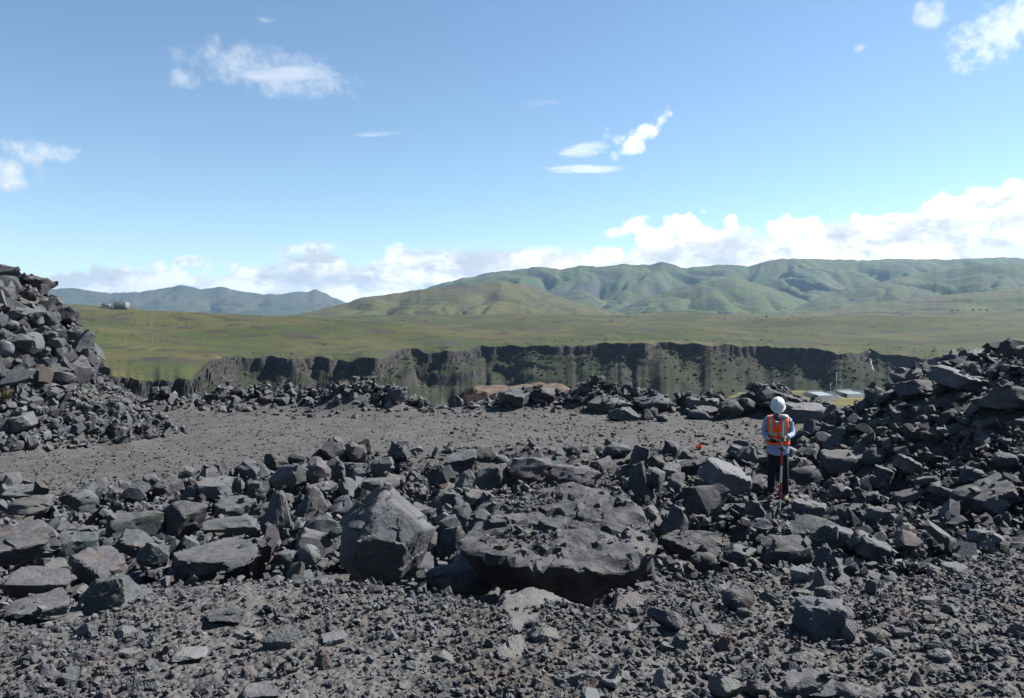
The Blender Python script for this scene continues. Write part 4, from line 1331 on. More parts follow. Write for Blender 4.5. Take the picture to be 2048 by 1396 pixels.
TW = {'b': 'bluish grey', 'g': 'greenish', 'p': 'purplish', 't': 'tan', 'd': 'dark', 'l': 'pale', 'n': 'grey'}
SW = 'angular blocky pointed angular blocky flat rounded blocky angular pointed blocky thin angular blocky'.split()
MARKS = [rc for rc in records if rc[3] > 0.55]
made = 0
target_n = 300 - len(HEROES)
tries = 0
while made < target_n and tries < 6000:
    tries += 1
    kind = R.choices(['band', 'right', 'left', 'rim'], [5, 4, 1.5, 1.2])[0]
    x, y = rand_place(kind)
    pi = R.randrange(14)
    s = R.uniform(0.24, 0.5) if kind != 'rim' else R.uniform(0.3, 0.7)
    if y < 8:
        s *= 0.8
    rv = np.random.default_rng(9000 + tries)
    Rm = rot_m(rv, 0.5)
    V = (protos[pi][0] * s) @ Rm.T
    base = float(hsample(x, y, HM0))
    if float(hsample(x, y)) - base > 0.12:
        continue
    z = settle(V, x, y, 0.75, 0.18)
    if z - base > 0.45 or blocked(x, y, z, s):
        continue
    px, py = screen(x, y, z)
    if not (-10 < px < 2058):
        continue
    if kind == 'left' and (base > 1.6 or base < 0.07):
        continue
    o = link('rock', protos[pi][1])
    o.matrix_world = Matrix.Translation((x, y, z)) @ Matrix(Rm.tolist()).to_4x4() @ Matrix.Scale(s, 4)
    tcode = R.choices('bgptdln', [4, 4, 3, 2, 3, 2, 4])[0]
    o.color = (*tint_of(tcode, rv), 1)
    mk = min(MARKS, key=lambda m_: math.hypot(m_[0] - x, (m_[1] - y)) + 0.2 * abs(m_[5] - px) / 100)
    rel = ('left of' if px < mk[5] else 'right of') if abs(px - mk[5]) > abs(py - mk[6]) else ('above' if py < mk[6] else 'below')
    size = 'small' if s < 0.33 else 'medium' if s < 0.42 else 'bigger'
    core = mk[4]
    words = core.split()[:11]
    lab = f'{TW[tcode]} {SW[pi]} stone {rel} the ' + ' '.join(words)
    if len(lab.split()) > 16 or lab in used_labels:
        lab = f'{size} {TW[tcode]} stone {rel} the ' + ' '.join(words)
    if len(lab.split()) > 16:
        lab = f'{TW[tcode]} stone {rel} the ' + ' '.join(words)
    if lab in used_labels or len(lab.split()) > 16:
        bpy.data.objects.remove(o)
        continue
    used_labels.add(lab)
    tag(o, lab, 'rock', GROUPS[0])
    stamp(V + np.array([x, y, z]))
    made += 1
print('more rocks', made)

# ------------------------------------------------------------------ uncountable rubble and gravel
def hull_of(P):
    bm = bmesh.new()
    for v in P:
        bm.verts.new(v)
    bmesh.ops.convex_hull(bm, input=bm.verts[:])
    for v in [v for v in bm.verts if not v.link_faces]:
        bm.verts.remove(v)
    bmesh.ops.triangulate(bm, faces=bm.faces[:])
    bm.verts.index_update()
    r_ = (np.array([v.co[:] for v in bm.verts]), np.array([[v.index for v in f.verts] for f in bm.faces]))
    bm.free()
    return r_


def chip(rv, ncut, jit):
    """a broken block: a skewed box with some of its corners knocked off"""
    dims = np.array([1, rv.uniform(0.5, 0.95), rv.uniform(0.3, 0.8)]) * 0.5
    sh = rv.normal(size=(3, 3)) * 0.22
    np.fill_diagonal(sh, 1.0)
    P = []
    cut = set(rv.permutation(8)[:ncut].tolist())
    k = 0
    for sx in (-1, 1):
        for sy in (-1, 1):
            for sz in (-1, 1):
                c = np.array([sx, sy, sz], float)
                if k in cut:
                    for ax in range(3):
                        e_ = c.copy()
                        e_[ax] *= 1 - rv.uniform(0.3, 1.3)
                        P.append(e_)
                else:
                    P.append(c + rv.normal(size=3) * jit)
                k += 1
    P = (np.array(P) + rv.normal(size=(len(P), 3)) * jit * 0.5) * dims @ sh.T
    P -= (P.max(0) + P.min(0)) / 2
    return P / (P.max(0) - P.min(0)).max()


hulls = [hull_of(chip(np.random.default_rng(70 + k), 3, 0.16)) for k in range(30)]
pebbles = []
for k in range(24):
    rv = np.random.default_rng(270 + k)
    P = rv.normal(size=(12, 3))
    P /= np.linalg.norm(P, axis=1)[:, None]
    P = P * rv.uniform(0.85, 1.0, (12, 1)) * np.array([1, rv.uniform(0.65, 0.95), rv.uniform(0.5, 0.85)]) * 0.5
    pebbles.append(hull_of(P))
mids = [hull_of(chip(np.random.default_rng(170 + k), 6, 0.14)) for k in range(30)]
bigs = []
for k in range(16):
    V, T = rock_shape(900 + k, 3, 'abwabsbwbtsabwab'[k])
    V = V - (V.max(0) + V.min(0)) / 2
    bigs.append((V / (V.max(0) - V.min(0)).max(), T))


def rand_rots(n, rv, tilt=0.6):
    a = rv.uniform(0, 2 * np.pi, n)
    tx, ty = rv.normal(size=n) * tilt * 0.6, rv.normal(size=n) * tilt * 0.6
    ca, sa, cx_, sx_, cy_, sy_ = np.cos(a), np.sin(a), np.cos(tx), np.sin(tx), np.cos(ty), np.sin(ty)
    M = np.zeros((n, 3, 3))
    # Rx * Ry * Rz
    M[:, 0, 0], M[:, 0, 1], M[:, 0, 2] = cy_ * ca, -cy_ * sa, sy_
    M[:, 1, 0], M[:, 1, 1], M[:, 1, 2] = cx_ * sa + sx_ * sy_ * ca, cx_ * ca - sx_ * sy_ * sa, -sx_ * cy_
    M[:, 2, 0], M[:, 2, 1], M[:, 2, 2] = sx_ * sa - cx_ * sy_ * ca, sx_ * ca + cx_ * sy_ * sa, cx_ * cy_
    return M


TCODES = list('bgptdlnr')
TARR = np.array([TINTS[c] for c in TCODES])


def stone_tints(n, rv, wts):
    w = np.array(list(wts) + [0.025 * sum(wts)], float)
    c = TARR[rv.choice(8, n, p=w / w.sum())]
    return np.clip(c * rv.uniform(0.8, 1.2, (n, 1)) * (1 + rv.normal(size=(n, 3)) * 0.03), 0.02, 0.5)


def merge(shapes, pick, pos, size, rots, tint):
    VV, TT, CC = [], [], []
    off = 0
    for k, (V, T) in enumerate(shapes):
        ix = np.nonzero(pick == k)[0]
        if not len(ix):
            continue
        vv = np.einsum('nij,vj->nvi', rots[ix], V) * size[ix][:, None, None] + pos[ix][:, None, :]
        VV.append(vv.reshape(-1, 3))
        TT.append((T[None] + (off + np.arange(len(ix)) * len(V))[:, None, None]).reshape(-1, 3))
        CC.append(np.repeat(tint[ix], len(V), 0))
        off += len(ix) * len(V)
    return np.concatenate(VV), np.concatenate(TT), np.concatenate(CC)


def join_parts(parts):
    off = 0
    V, T, C = [], [], []
    for v, t, c in parts:
        V.append(v)
        T.append(t + off)
        C.append(c)
        off += len(v)
    return np.concatenate(V), np.concatenate(T), np.concatenate(C)


rubble_parts = []
# larger broken blocks bedded in the band before the smaller pieces come
pos, size, rots, pick = [], [], [], []
rvb = np.random.default_rng(177)
bigR = rand_rots(6000, rvb, 0.8)
tries = 0
while len(pos) < 500 and tries < 6000:
    tries += 1
    x, y = rand_place(R.choices(['band', 'right'], [7, 3])[0])
    s = (0.32 + 0.34 * R.random()) * float(np.interp(y, [5.5, 8, 14], [0.75, 0.9, 1.0]))
    base = float(hsample(x, y, HM0))
    if float(hsample(x, y)) - base > 0.06:
        continue
    pk = R.randrange(len(bigs))
    V = (bigs[pk][0] * s) @ bigR[tries - 1].T
    z = settle(V, x, y, 0.7, 0.1)
    if z - base > 0.34 or blocked(x, y, z, s):
        continue
    stamp(V + np.array([x, y, z]))
    pos.append((x, y, z))
    size.append(s)
    rots.append(bigR[tries - 1])
    pick.append(pk)
print('big rubble', len(pos), tries)
rubble_parts.append(merge(bigs, np.array(pick), np.array(pos), np.array(size), np.array(rots), stone_tints(len(pos), rvb, [4, 4, 4, 2, 3, 2, 4])))
# mid-sized rubble settles on what is already there
NM = 3200
pos, size, rots, pick = [], [], [], []
rv = np.random.default_rng(77)
allR = rand_rots(14000, rv, 0.9)
tries = 0
while len(pos) < NM and tries < 14000:
    tries += 1
    kind = R.choices(['band', 'right', 'left', 'rim'], [6.0, 5.0, 1.2, 1.6])[0]
    x, y = rand_place(kind)
    s = 0.12 + 0.27 * R.random() ** 1.9
    if kind == 'rim':
        s *= 1.2
    base = float(hsample(x, y, HM0))
    if kind == 'left' and (base > 1.0 or base < 0.07):
        continue
    if float(hsample(x, y)) - base > (0.10 if kind == 'band' else 0.16) and R.random() < 0.95:
        continue
    pk = R.randrange(len(mids))
    V = (mids[pk][0] * s) @ allR[tries - 1].T
    z = settle(V, x, y, 0.7, 0.12)
    if z - base > 0.5 or blocked(x, y, z, s):
        continue
    stamp(V + np.array([x, y, z]))
    pos.append((x, y, z))
    size.append(s)
    rots.append(allR[tries - 1])
    pick.append(pk)
# blocks sticking out of the steep left face
for k in range(1500):
    px, py = R.uniform(-30, 330), R.uniform(545, 880)
    d = ray_hit(px, py, dmin=16.0, dmax=27.0)
    x = (px - CX) / F * d
    hz = float(hsample(x, d, HM0))
    zray = ZC + (HY - py) / F * d
    if hz < 0.25 or abs(zray - hz) > 0.35:
        continue
    s = (0.16 + 0.60 * R.random() ** 2.0) if hz > 1.7 else (0.10 + 0.26 * R.random() ** 2.0)
    if blocked(x, d - 0.3 * s, zray, s):
        continue
    pos.append((x + 0.10 * s, d - 0.10 * s, min(zray, hz)))
    size.append(s)
    rots.append(allR[k])
    pick.append(R.randrange(len(mids)))
n = len(pos)
rubble_parts.append(merge(mids, np.array(pick), np.array(pos), np.array(size), np.array(rots), stone_tints(n, rv, [4, 4, 4, 2, 3, 2, 4])))


def scatter(n, seed, region, smin, smax, powr, lift=0.28, wts=(3, 3, 4, 3, 4, 1.5, 4), maxrise=0.14, tilt=0.5, shapes=None):
    shapes = shapes or hulls
    """small angular stones lying on the settled surface"""
    rv = np.random.default_rng(seed)
    xs, ys, m = region(rv, n)
    s = smin + (smax - smin) * rv.random(n) ** powr
    H = hsample(xs, ys)
    B = hsample(xs, ys, HM0)
    ok = m & ((H - B < maxrise) | (rv.random(n) < 0.06))
    for (sx, sy, sr) in SKIP:
        ok &= np.hypot(xs - sx, ys - sy) > sr * 0.6
    pxv = CX + F * xs / ys
    ok &= ~((pxv > 1548) & (pxv < 1569) & (ys > 11.6) & (ys < 12.6) & (s > 0.06))
    xs, ys, s, H = xs[ok], ys[ok], s[ok], H[ok]
    n = len(xs)
    zz = np.maximum(H0(xs, ys), 0 * H) if maxrise < 0 else np.where(H - hsample(xs, ys, HM0) < 0.03, H0(xs, ys), H)
    pos = np.stack([xs, ys, zz + s * lift * 0.35], 1)
    return merge(shapes, rv.integers(0, len(shapes), n), pos, s, rand_rots(n, rv, tilt), stone_tints(n, rv, wts))


def reg_polar(p0, p1, d0, d1, fn=None, pw=1.0):
    def f(rv, n):
        d = d0 + (d1 - d0) * rv.random(n) ** pw
        px = rv.uniform(p0, p1, n)
        x = (px - CX) / F * d
        m = np.ones(n, bool) if fn is None else fn(x, d, px, rv)
        return x, d, m
    return f


def edge_at(px):
    return np.interp(px, EDGE[:, 0], EDGE[:, 1])


FAR = lambda px: np.interp(px, [0, 300, 560, 720, 1000, 1300, 1700], [14.0, 15.0, 16.9, 18.3, 18.8, 18.2, 18.4])
rubble_parts.append(scatter(4500, 201, reg_polar(-80, 1720, 5.0, 19.8, lambda x, d, px, rv: (d > edge_at(px) + 0.2) & (d < FAR(px) + rv.normal(size=len(d)) * 0.5)), 0.04, 0.15, 2.2, tilt=0.8))
rubble_parts.append(scatter(13500, 202, reg_polar(1540, 2480, 5.5, 19.5, lambda x, d, px, rv: d > edge_at(px) + 0.2), 0.04, 0.17, 2.2, wts=(4, 2, 5, 2, 5, 1, 4), tilt=0.8))
rubble_parts.append(scatter(6500, 203, reg_polar(-80, 420, 17.0, 24.0, lambda x, d, px, rv: hsample(x, d, HM0) > 0.06), 0.05, 0.24, 2.0, wts=(4, 5, 2, 2, 4, 2, 4), maxrise=0.3, tilt=0.9))
V, T, C = join_parts(rubble_parts)
o = link('rubble', mesh_np('rubble', V, tris=T, smooth=True, tint=C, sharp=22), STONE)
tag(o, 'loose broken rock filling the gaps between the boulders and covering the piles', None, None, 'stuff')

rim_parts = [scatter(3200, 204, (lambda rv, n: (lambda k, g1, g2: ((np.array([(h_[0] - CX) / F * h_[1] for h_ in HEAPS])[k] + g1 * np.array([h_[3] for h_ in HEAPS])[k] * 0.9), np.array([h_[1] for h_ in HEAPS])[k] + g2 * 0.4, np.ones(n, bool)))(rv.integers(0, len(HEAPS), n), rv.normal(size=n), rv.normal(size=n))), 0.06, 0.32, 2.2, wts=(4, 4, 3, 2, 4, 2, 4), maxrise=0.5, tilt=0.8)]
floor_m = lambda x, d, px, rv: (hsample(x, d, HM0) < 0.25) & (d > FAR(px) - 1.0)
rim_parts.append(scatter(10500, 205, reg_polar(-60, 1720, 13.5, 28.6, floor_m), 0.025, 0.085, 2.6, wts=(3, 3, 3, 4, 3, 2.5, 4), tilt=0.35))
rim_parts.append(scatter(350, 206, reg_polar(150, 1680, 24.8, 28.6, floor_m), 0.08, 0.26, 2.0, wts=(3, 3, 3, 3, 3, 2.5, 4), tilt=0.5))
rim_parts.append(scatter(350, 207, reg_polar(900, 1600, 14.5, 24.0, floor_m), 0.07, 0.2, 2.4, wts=(3, 3, 4, 3, 4, 1.5, 4), tilt=0.5))
V, T, C = join_parts(rim_parts)
o = link('gravel', mesh_np('gravel', V, tris=T, smooth=False, tint=C), STONE)
tag(o, 'crushed stone strewn over the level quarry floor', None, None, 'stuff')

ledge_m = lambda x, d, px, rv: (d < edge_at(px) + 0.12) & (rv.random(len(d)) < 0.88 + 0.9 * n2(x, d, 0.9, 3, 121))
bank_parts = [scatter(23500, 208, reg_polar(-320, 2420, 2.9, 6.0, ledge_m), 0.016, 0.058, 2.0, lift=0.8, wts=(3, 1.5, 5, 4, 5, 1.5, 5), maxrise=0.02, tilt=0.6, shapes=pebbles),
              scatter(850, 209, reg_polar(-320, 2420, 2.9, 6.0, ledge_m), 0.035, 0.11, 2.6, wts=(3, 1.5, 5, 4, 4, 2, 5), maxrise=0.05, tilt=0.5, shapes=mids),
              scatter(9800, 210, reg_polar(-320, 2420, 2.9, 6.0, ledge_m), 0.012, 0.024, 1.0, lift=0.9, wts=(2, 2, 4, 4, 6, 1, 5), maxrise=0.02, tilt=0.6, shapes=pebbles)]
# debris on the top of the round slab
bx = (1114 - CX) / F * 8.1
rv2 = np.random.default_rng(303)
sx_ = bx + rv2.normal(size=1500) * 0.45
sy_ = 8.2 + rv2.normal(size=1500) * 0.42
hz = hsample(sx_, sy_)
okk = (hz - hsample(sx_, sy_, HM0) > 0.45) & (np.sin(sx_ * 5 + 1) + np.sin(sy_ * 6) > 0.45)
ss = 0.018 + 0.07 * rv2.random(1500) ** 2.6
nn_ = int(okk.sum())
bank_parts.append(merge(hulls, rv2.integers(0, 30, nn_), np.stack([sx_, sy_, hz + 0.004], 1)[okk], ss[okk], rand_rots(nn_, rv2, 0.5), stone_tints(nn_, rv2, [3, 3, 4, 4, 4, 2, 5])))
V, T, C = join_parts(bank_parts)
o = link('gravel', mesh_np('gravel', V, tris=T, smooth=False, tint=C), STONE)
tag(o, 'fine gravel covering the bank in the foreground', None, None, 'stuff')

# ------------------------------------------------------------------ small builders
def loft(rings, close=True, cap=True):
    """rings: list of (n,3) arrays -> verts, quads, ngon caps as tris"""
    n = len(rings[0])
    V = np.concatenate(rings)
    Q = []
    for a in range(len(rings) - 1):
        for k in range(n if close else n - 1):
            k2 = (k + 1) % n
            Q.append((a * n + k, a * n + k2, (a + 1) * n + k2, (a + 1) * n + k))
    T = []
    if cap:
        for base, flip in ((0, True), ((len(rings) - 1) * n, False)):
            c = len(V)
            V = np.vstack([V, V[base:base + n].mean(0)])
            for k in range(n):
                t = (base + k, base + (k + 1) % n, c)
                T.append(t[::-1] if flip else t)
    return V, np.array(Q), np.array(T) if T else None


def tube(path, radii, n=14, flat=1.0, fold=0.0, seed=0):
    P = np.array(path, float)
    rings = []
    up = np.array([0.0, 0.0, 1.0])
    for k in range(len(P)):
        t = P[min(k + 1, len(P) - 1)] - P[max(k - 1, 0)]
        t /= np.linalg.norm(t)
        ref = up if abs(t[2]) < 0.9 else np.array([0.0, 1.0, 0.0])
        a = np.cross(ref, t)
        a /= np.linalg.norm(a)
        b_ = np.cross(t, a)
        th = np.linspace(0, 2 * np.pi, n, endpoint=False)
        ring = P[k] + radii[k] * (np.cos(th)[:, None] * a + np.sin(th)[:, None] * b_ * flat)
        if fold:
            ring += (fold * fbm(ring * 16.0, 3, seed))[:, None] * (ring - P[k]) / radii[k]
        rings.append(ring)
    return loft(rings)


def smooth_path(pts, radii, m=14):
    P = np.array(pts, float)
    t = np.linspace(0, len(P) - 1, m)
    base = np.arange(len(P))
    Q = np.stack([np.interp(t, base, P[:, c]) for c in range(3)], 1)
    for _ in range(2):
        Q[1:-1] = 0.25 * Q[:-2] + 0.5 * Q[1:-1] + 0.25 * Q[2:]
    return Q, np.interp(t, base, radii)


def mk(name, vqt, mat, parent=None, smooth=True, sharp=None, loc=None):
    V, Q, T = vqt
    return link(name, mesh_np(name, V, tris=T, quads=Q, smooth=smooth, sharp=sharp), mat, parent, loc)


def box(x0, x1, y0, y1, z0, z1):
    V = np.array([(x, y, z) for z in (z0, z1) for (x, y) in ((x0, y0), (x1, y0), (x1, y1), (x0, y1))], float)
    Q = np.array([(3, 2, 1, 0), (4, 5, 6, 7), (0, 1, 5, 4), (1, 2, 6, 5), (2, 3, 7, 6), (3, 0, 4, 7)])
    return V, Q, None


def joinv(parts):
    V, Q, T = [], [], []
    off = 0
    for v, q, t in parts:
        V.append(v)
        if q is not None and len(q):
            Q.append(np.asarray(q) + off)
        if t is not None and len(t):
            T.append(np.asarray(t) + off)
        off += len(v)
    return np.concatenate(V), (np.concatenate(Q) if Q else None), (np.concatenate(T) if T else None)


def skin(verts, edges, radii, sub=2, root=0):
    me = bpy.data.meshes.new('skin')
    me.from_pydata(verts, edges, [])
    o = bpy.data.objects.new('skin', me)
    COL.objects.link(o)
    o.modifiers.new('s', 'SKIN')
    m = o.modifiers.new('u', 'SUBSURF')
    m.levels = m.render_levels = sub
    for k, r in enumerate(radii):
        sv = me.skin_vertices[0].data[k]
        sv.radius = (r, r) if not isinstance(r, tuple) else r
        sv.use_root = (k == root)
    dg = bpy.context.evaluated_depsgraph_get()
    ev = o.evaluated_get(dg)
    em = ev.to_mesh()
    V = np.array([v.co[:] for v in em.vertices])
    Q = np.array([tuple(p.vertices) for p in em.polygons if len(p.vertices) == 4])
    T = [tuple(p.vertices) for p in em.polygons if len(p.vertices) == 3]
    ev.to_mesh_clear()
    bpy.data.objects.remove(o)
    bpy.data.meshes.remove(me)
    return V, Q, (np.array(T) if T else None)


def empty(name, loc, rz=0.0):
    o = bpy.data.objects.new(name, None)
    o.location = loc
    o.rotation_euler = (0, 0, rz)
    COL.objects.link(o)
    return o


# ------------------------------------------------------------------ the surveyor
SKIN_M = plain_mat('skin', (0.034, 0.020, 0.014), 0.5, 0.4, 0, 0.1, 40)
SHIRT = plain_mat('light_blue_shirt', (0.19, 0.245, 0.36), 0.9, 0.2, 0, 0.06, 14, 0.25, 0.01)
VEST = plain_mat('orange_vest', (0.85, 0.080, 0.012), 0.75, 0.3, 0, 0.08, 10, 0.2, 0.01)
TAPE = plain_mat('reflective_tape', (0.30, 0.25, 0.20), 0.35, 0.6, 0, 0.06, 60)
TROUS = plain_mat('black_trousers', (0.012, 0.013, 0.018), 0.9, 0.2, 0, 0.2, 12, 0.3, 0.01)
BOOT = plain_mat('dusty_boots', (0.11, 0.09, 0.07), 0.9, 0.2, 0, 0.3, 20)
HAT = plain_mat('white_plastic', (0.38, 0.40, 0.41), 0.35, 0.5, 0, 0.03, 8)
BLACK = plain_mat('black_plastic', (0.015, 0.015, 0.016), 0.45, 0.5, 0, 0.1, 30)
WHITE = plain_mat('white_paint', (0.36, 0.355, 0.34), 0.45, 0.5, 0, 0.08, 18)
RED = plain_mat('red_paint', (0.22, 0.014, 0.016), 0.45, 0.5, 0, 0.12, 18)
GREYP = plain_mat('grey_plastic', (0.19, 0.19, 0.17), 0.5, 0.5, 0, 0.06, 30)
SCREEN = plain_mat('dark_screen', (0.02, 0.025, 0.03), 0.15, 0.6, 0, 0.05, 5)

PX, PY = 4.386, 13.0
PZ = ZC - (1001 - HY) / F * PY
person = empty('person', (PX, PY, PZ), -math.atan2(PX, PY))
tag(person, 'person in white hard hat and orange vest holding a survey pole', 'person')

# body: head, neck, trunk, arms, legs in one mesh
bv = [(0, .03, .86), (0, .035, 1.05), (0, .03, 1.24), (0, .01, 1.38), (0, -.035, 1.45),
      (.165, .02, 1.345), (.215, .0, 1.10), (.13, -.27, 1.075),
      (-.165, .02, 1.345), (-.215, .01, 1.10), (-.135, -.23, 1.03),
      (.085, .03, .80), (.10, -.005, .45), (.115, .03, .10), (.125, -.08, .05),
      (-.085, .03, .80), (-.10, -.01, .45), (-.115, .03, .10), (-.13, -.08, .05)]
be = [(0, 1), (1, 2), (2, 3), (3, 4), (2, 5), (5, 6), (6, 7), (2, 8), (8, 9), (9, 10), (0, 11), (11, 12), (12, 13), (13, 14), (0, 15), (15, 16), (16, 17), (17, 18)]
br = [.11, .105, .13, .055, .05, .055, .042, .030, .055, .042, .030, .08, .055, .036, .03, .08, .055, .036, .03]
parts = [skin(bv, be, br, 2)]
# head, bowed
D_, T_ = ico(4)
hd = D_ * np.array([0.074, 0.092, 0.112])
zz, yy, xx = hd[:, 2], hd[:, 1], hd[:, 0]
jaw = sstep(0.0, -0.1, zz)
hd[:, 0] *= 1 - 0.28 * jaw
hd[:, 1] -= 0.012 * jaw
g = lambda cx_, cz_, sx_, sz_: np.exp(-((xx - cx_) / sx_) ** 2 - ((zz - cz_) / sz_) ** 2) * (yy < 0)
hd[:, 1] -= 0.024 * g(0, -.012, .012, .022) + 0.010 * g(0, -.055, .026, .010) + 0.008 * g(0, -.088, .02, .012)
hd[:, 1] += 0.011 * (g(-.03, .012, .016, .011) + g(.03, .012, .016, .011))
ear = lambda s: np.exp(-((yy - .01) / .016) ** 2 - ((zz + .005) / .026) ** 2) * (np.sign(xx) == s)
hd[:, 0] += 0.02 * ear(1) - 0.02 * ear(-1)
rx = np.array(Matrix.Rotation(math.radians(28), 3, 'X'))
hd = hd @ rx.T + np.array([0.0, -.075, 1.535])
parts.append((hd, None, T_))
POLE_L = np.array([0.072, -0.392])
# hand round the pole
for q, zf in enumerate((1.105, 1.085, 1.065, 1.047)):
    ln = (0.9, 1.0, 0.95, 0.8)[q]
    pts = [(POLE_L[0] + .052, POLE_L[1] + .028, zf)]
    for a in (-10, -70 * ln, -125 * ln, -175 * ln):
        pts.append((POLE_L[0] + .029 * math.cos(math.radians(a)), POLE_L[1] + .029 * math.sin(math.radians(a)), zf - .002))
    parts.append(skin(pts, [(k, k + 1) for k in range(4)], [.0095, .0095, .009, .0085, .0075], 1))
pts = [(POLE_L[0] + .05, POLE_L[1] + .035, 1.10), (POLE_L[0] + .03, POLE_L[1] + .036, 1.118), (POLE_L[0] + .0, POLE_L[1] + .031, 1.124), (POLE_L[0] - .022, POLE_L[1] + .018, 1.122)]
parts.append(skin(pts, [(0, 1), (1, 2), (2, 3)], [.013, .011, .010, .008], 1))
parts.append(skin([(.13, -.27, 1.075), (POLE_L[0] + .062, POLE_L[1] + .07, 1.075), (POLE_L[0] + .050, POLE_L[1] + .03, 1.076)], [(0, 1), (1, 2)], [.028, (.020, .040), (.014, .036)], 2))
# hand under the field controller
CL = np.array([-.075, -.325, 1.045])
parts.append(skin([(-.135, -.23, 1.03), (-.115, -.285, 1.02), (-.085, -.325, 1.012)], [(0, 1), (1, 2)], [.028, (.036, .018), (.036, .015)], 2))
for q in range(4):
    yq = -.350 + q * .021
    ln = (0.85, 1.0, 0.95, 0.8)[q]
    pts = [(-.10, yq, 1.010), (-.06, yq - .004, 1.004), (-.026, yq - .006, 1.010), (-.014, yq - .006, 1.032 * 1.0 + .004 * ln), (-.020, yq - .006, 1.052)]
    parts.append(skin(pts, [(k, k + 1) for k in range(4)], [.0095, .0095, .009, .0085, .0075], 1))
pts = [(-.125, -.275, 1.022), (-.142, -.300, 1.036), (-.140, -.325, 1.056), (-.122, -.338, 1.066)]
parts.append(skin(pts, [(0, 1), (1, 2), (2, 3)], [.013, .011, .010, .008], 1))
mk('body', joinv(parts), SKIN_M, person)

# shirt: trunk and sleeves
prof = [(.785, .172, .125, .02), (.84, .176, .130, .02), (.92, .172, .128, .02), (1.02, .166, .122, .02), (1.14, .176, .125, .015), (1.25, .184, .126, .01), (1.32, .186, .118, .01), (1.365, .166, .103, .008), (1.392, .125, .085, .0), (1.412, .085, .072, .01), (1.425, .072, .066, .015)]
ths = np.linspace(0, 2 * np.pi, 40, endpoint=False)
rings = []
for (z, hx, hy, cy_) in prof:
    ring = np.stack([hx * np.cos(ths), cy_ + hy * np.sin(ths), np.full(40, z)], 1)
    if z < 0.8:
        ring[:, 2] -= 0.03 * np.abs(np.sin(ths)) ** 2
    if z > 1.33:
        ring[:, 2] -= (z - 1.31) * 1.25 * np.clip(-np.sin(ths), 0, 1) ** 3
    ring += np.stack([np.cos(ths), np.sin(ths), 0 * ths], 1) * (0.012 * fbm(ring * 9.0, 3, 3))[:, None]
    rings.append(ring)
shirt_parts = [loft(rings, cap=False)]
for side, el, wr in ((1, (.222, .0, 1.10), (.138, -.25, 1.078)), (-1, (-.222, .012, 1.10), (-.142, -.205, 1.035))):
    P, rr_ = smooth_path([(side * .12, .02, 1.345), (side * .165, .02, 1.318), (side * .205, .012, 1.21), el, ((el[0] * .6 + wr[0] * .4), el[1] * .5 + wr[1] * .5, (el[2] + wr[2]) / 2 - .005), wr], [.060, .062, .052, .048, .043, .037], 20)
    shirt_parts.append(tube(P, rr_, 16, 1.0, 0.016, 5))
mk('shirt', joinv(shirt_parts), SHIRT, person)

# vest: shell around the trunk with a V neck and arm holes
def vest_shell(off, zs, keep):
    zp = np.array([p[0] for p in prof])
    hx = np.interp(zs, zp, [p[1] for p in prof]) + off
    hy = np.interp(zs, zp, [p[2] for p in prof]) + off
    cy_ = np.interp(zs, zp, [p[3] for p in prof])
    th = np.linspace(0, 2 * np.pi, 72, endpoint=False)
    V = np.stack([hx[:, None] * np.cos(th), cy_[:, None] + hy[:, None] * np.sin(th), zs[:, None] + 0 * th], -1)
    n = len(th)
    Q = []
    for a in range(len(zs) - 1):
        for k in range(n):
            k2 = (k + 1) % n
            c = (V[a, k] + V[a, k2] + V[a + 1, k] + V[a + 1, k2]) / 4
            if keep(c):
                Q.append((a * n + k, a * n + k2, (a + 1) * n + k2, (a + 1) * n + k))
    V = V.reshape(-1, 3)
    Q = np.array(Q)
    usedv = np.unique(Q)
    remap = -np.ones(len(V), int)
    remap[usedv] = np.arange(len(usedv))
    return V[usedv], remap[Q], None


def vest_keep(c):
    if c[1] < 0.02 and c[2] > 1.21 and abs(c[0]) < (c[2] - 1.205) * 0.40:
        return False
    if c[2] > 1.10 and abs(c[0]) > 0.168 - 0.10 * max(c[2] - 1.33, 0):
        return False
    return True


vest = mk('vest', vest_shell(0.016, np.linspace(.93, 1.405, 34), vest_keep), VEST, person)
sm_ = vest.modifiers.new('thick', 'SOLIDIFY')
sm_.thickness = 0.006
for zs in ((1.085, 1.138), (.992, 1.04)):
    o = mk('reflective_strip', vest_shell(0.0215, np.linspace(zs[0], zs[1], 4), lambda c: vest_keep(c) and abs(c[0]) > 0.012), TAPE, vest)
for sx in (-1, 1):
    o = mk('reflective_strip', vest_shell(0.0225, np.linspace(1.138, 1.40, 18), lambda c: vest_keep(c) and 0.088 < c[0] * sx < 0.128), TAPE, vest)
mk('zip', box(-.003, .003, -.128, -.1215, .94, 1.20), BLACK, vest)

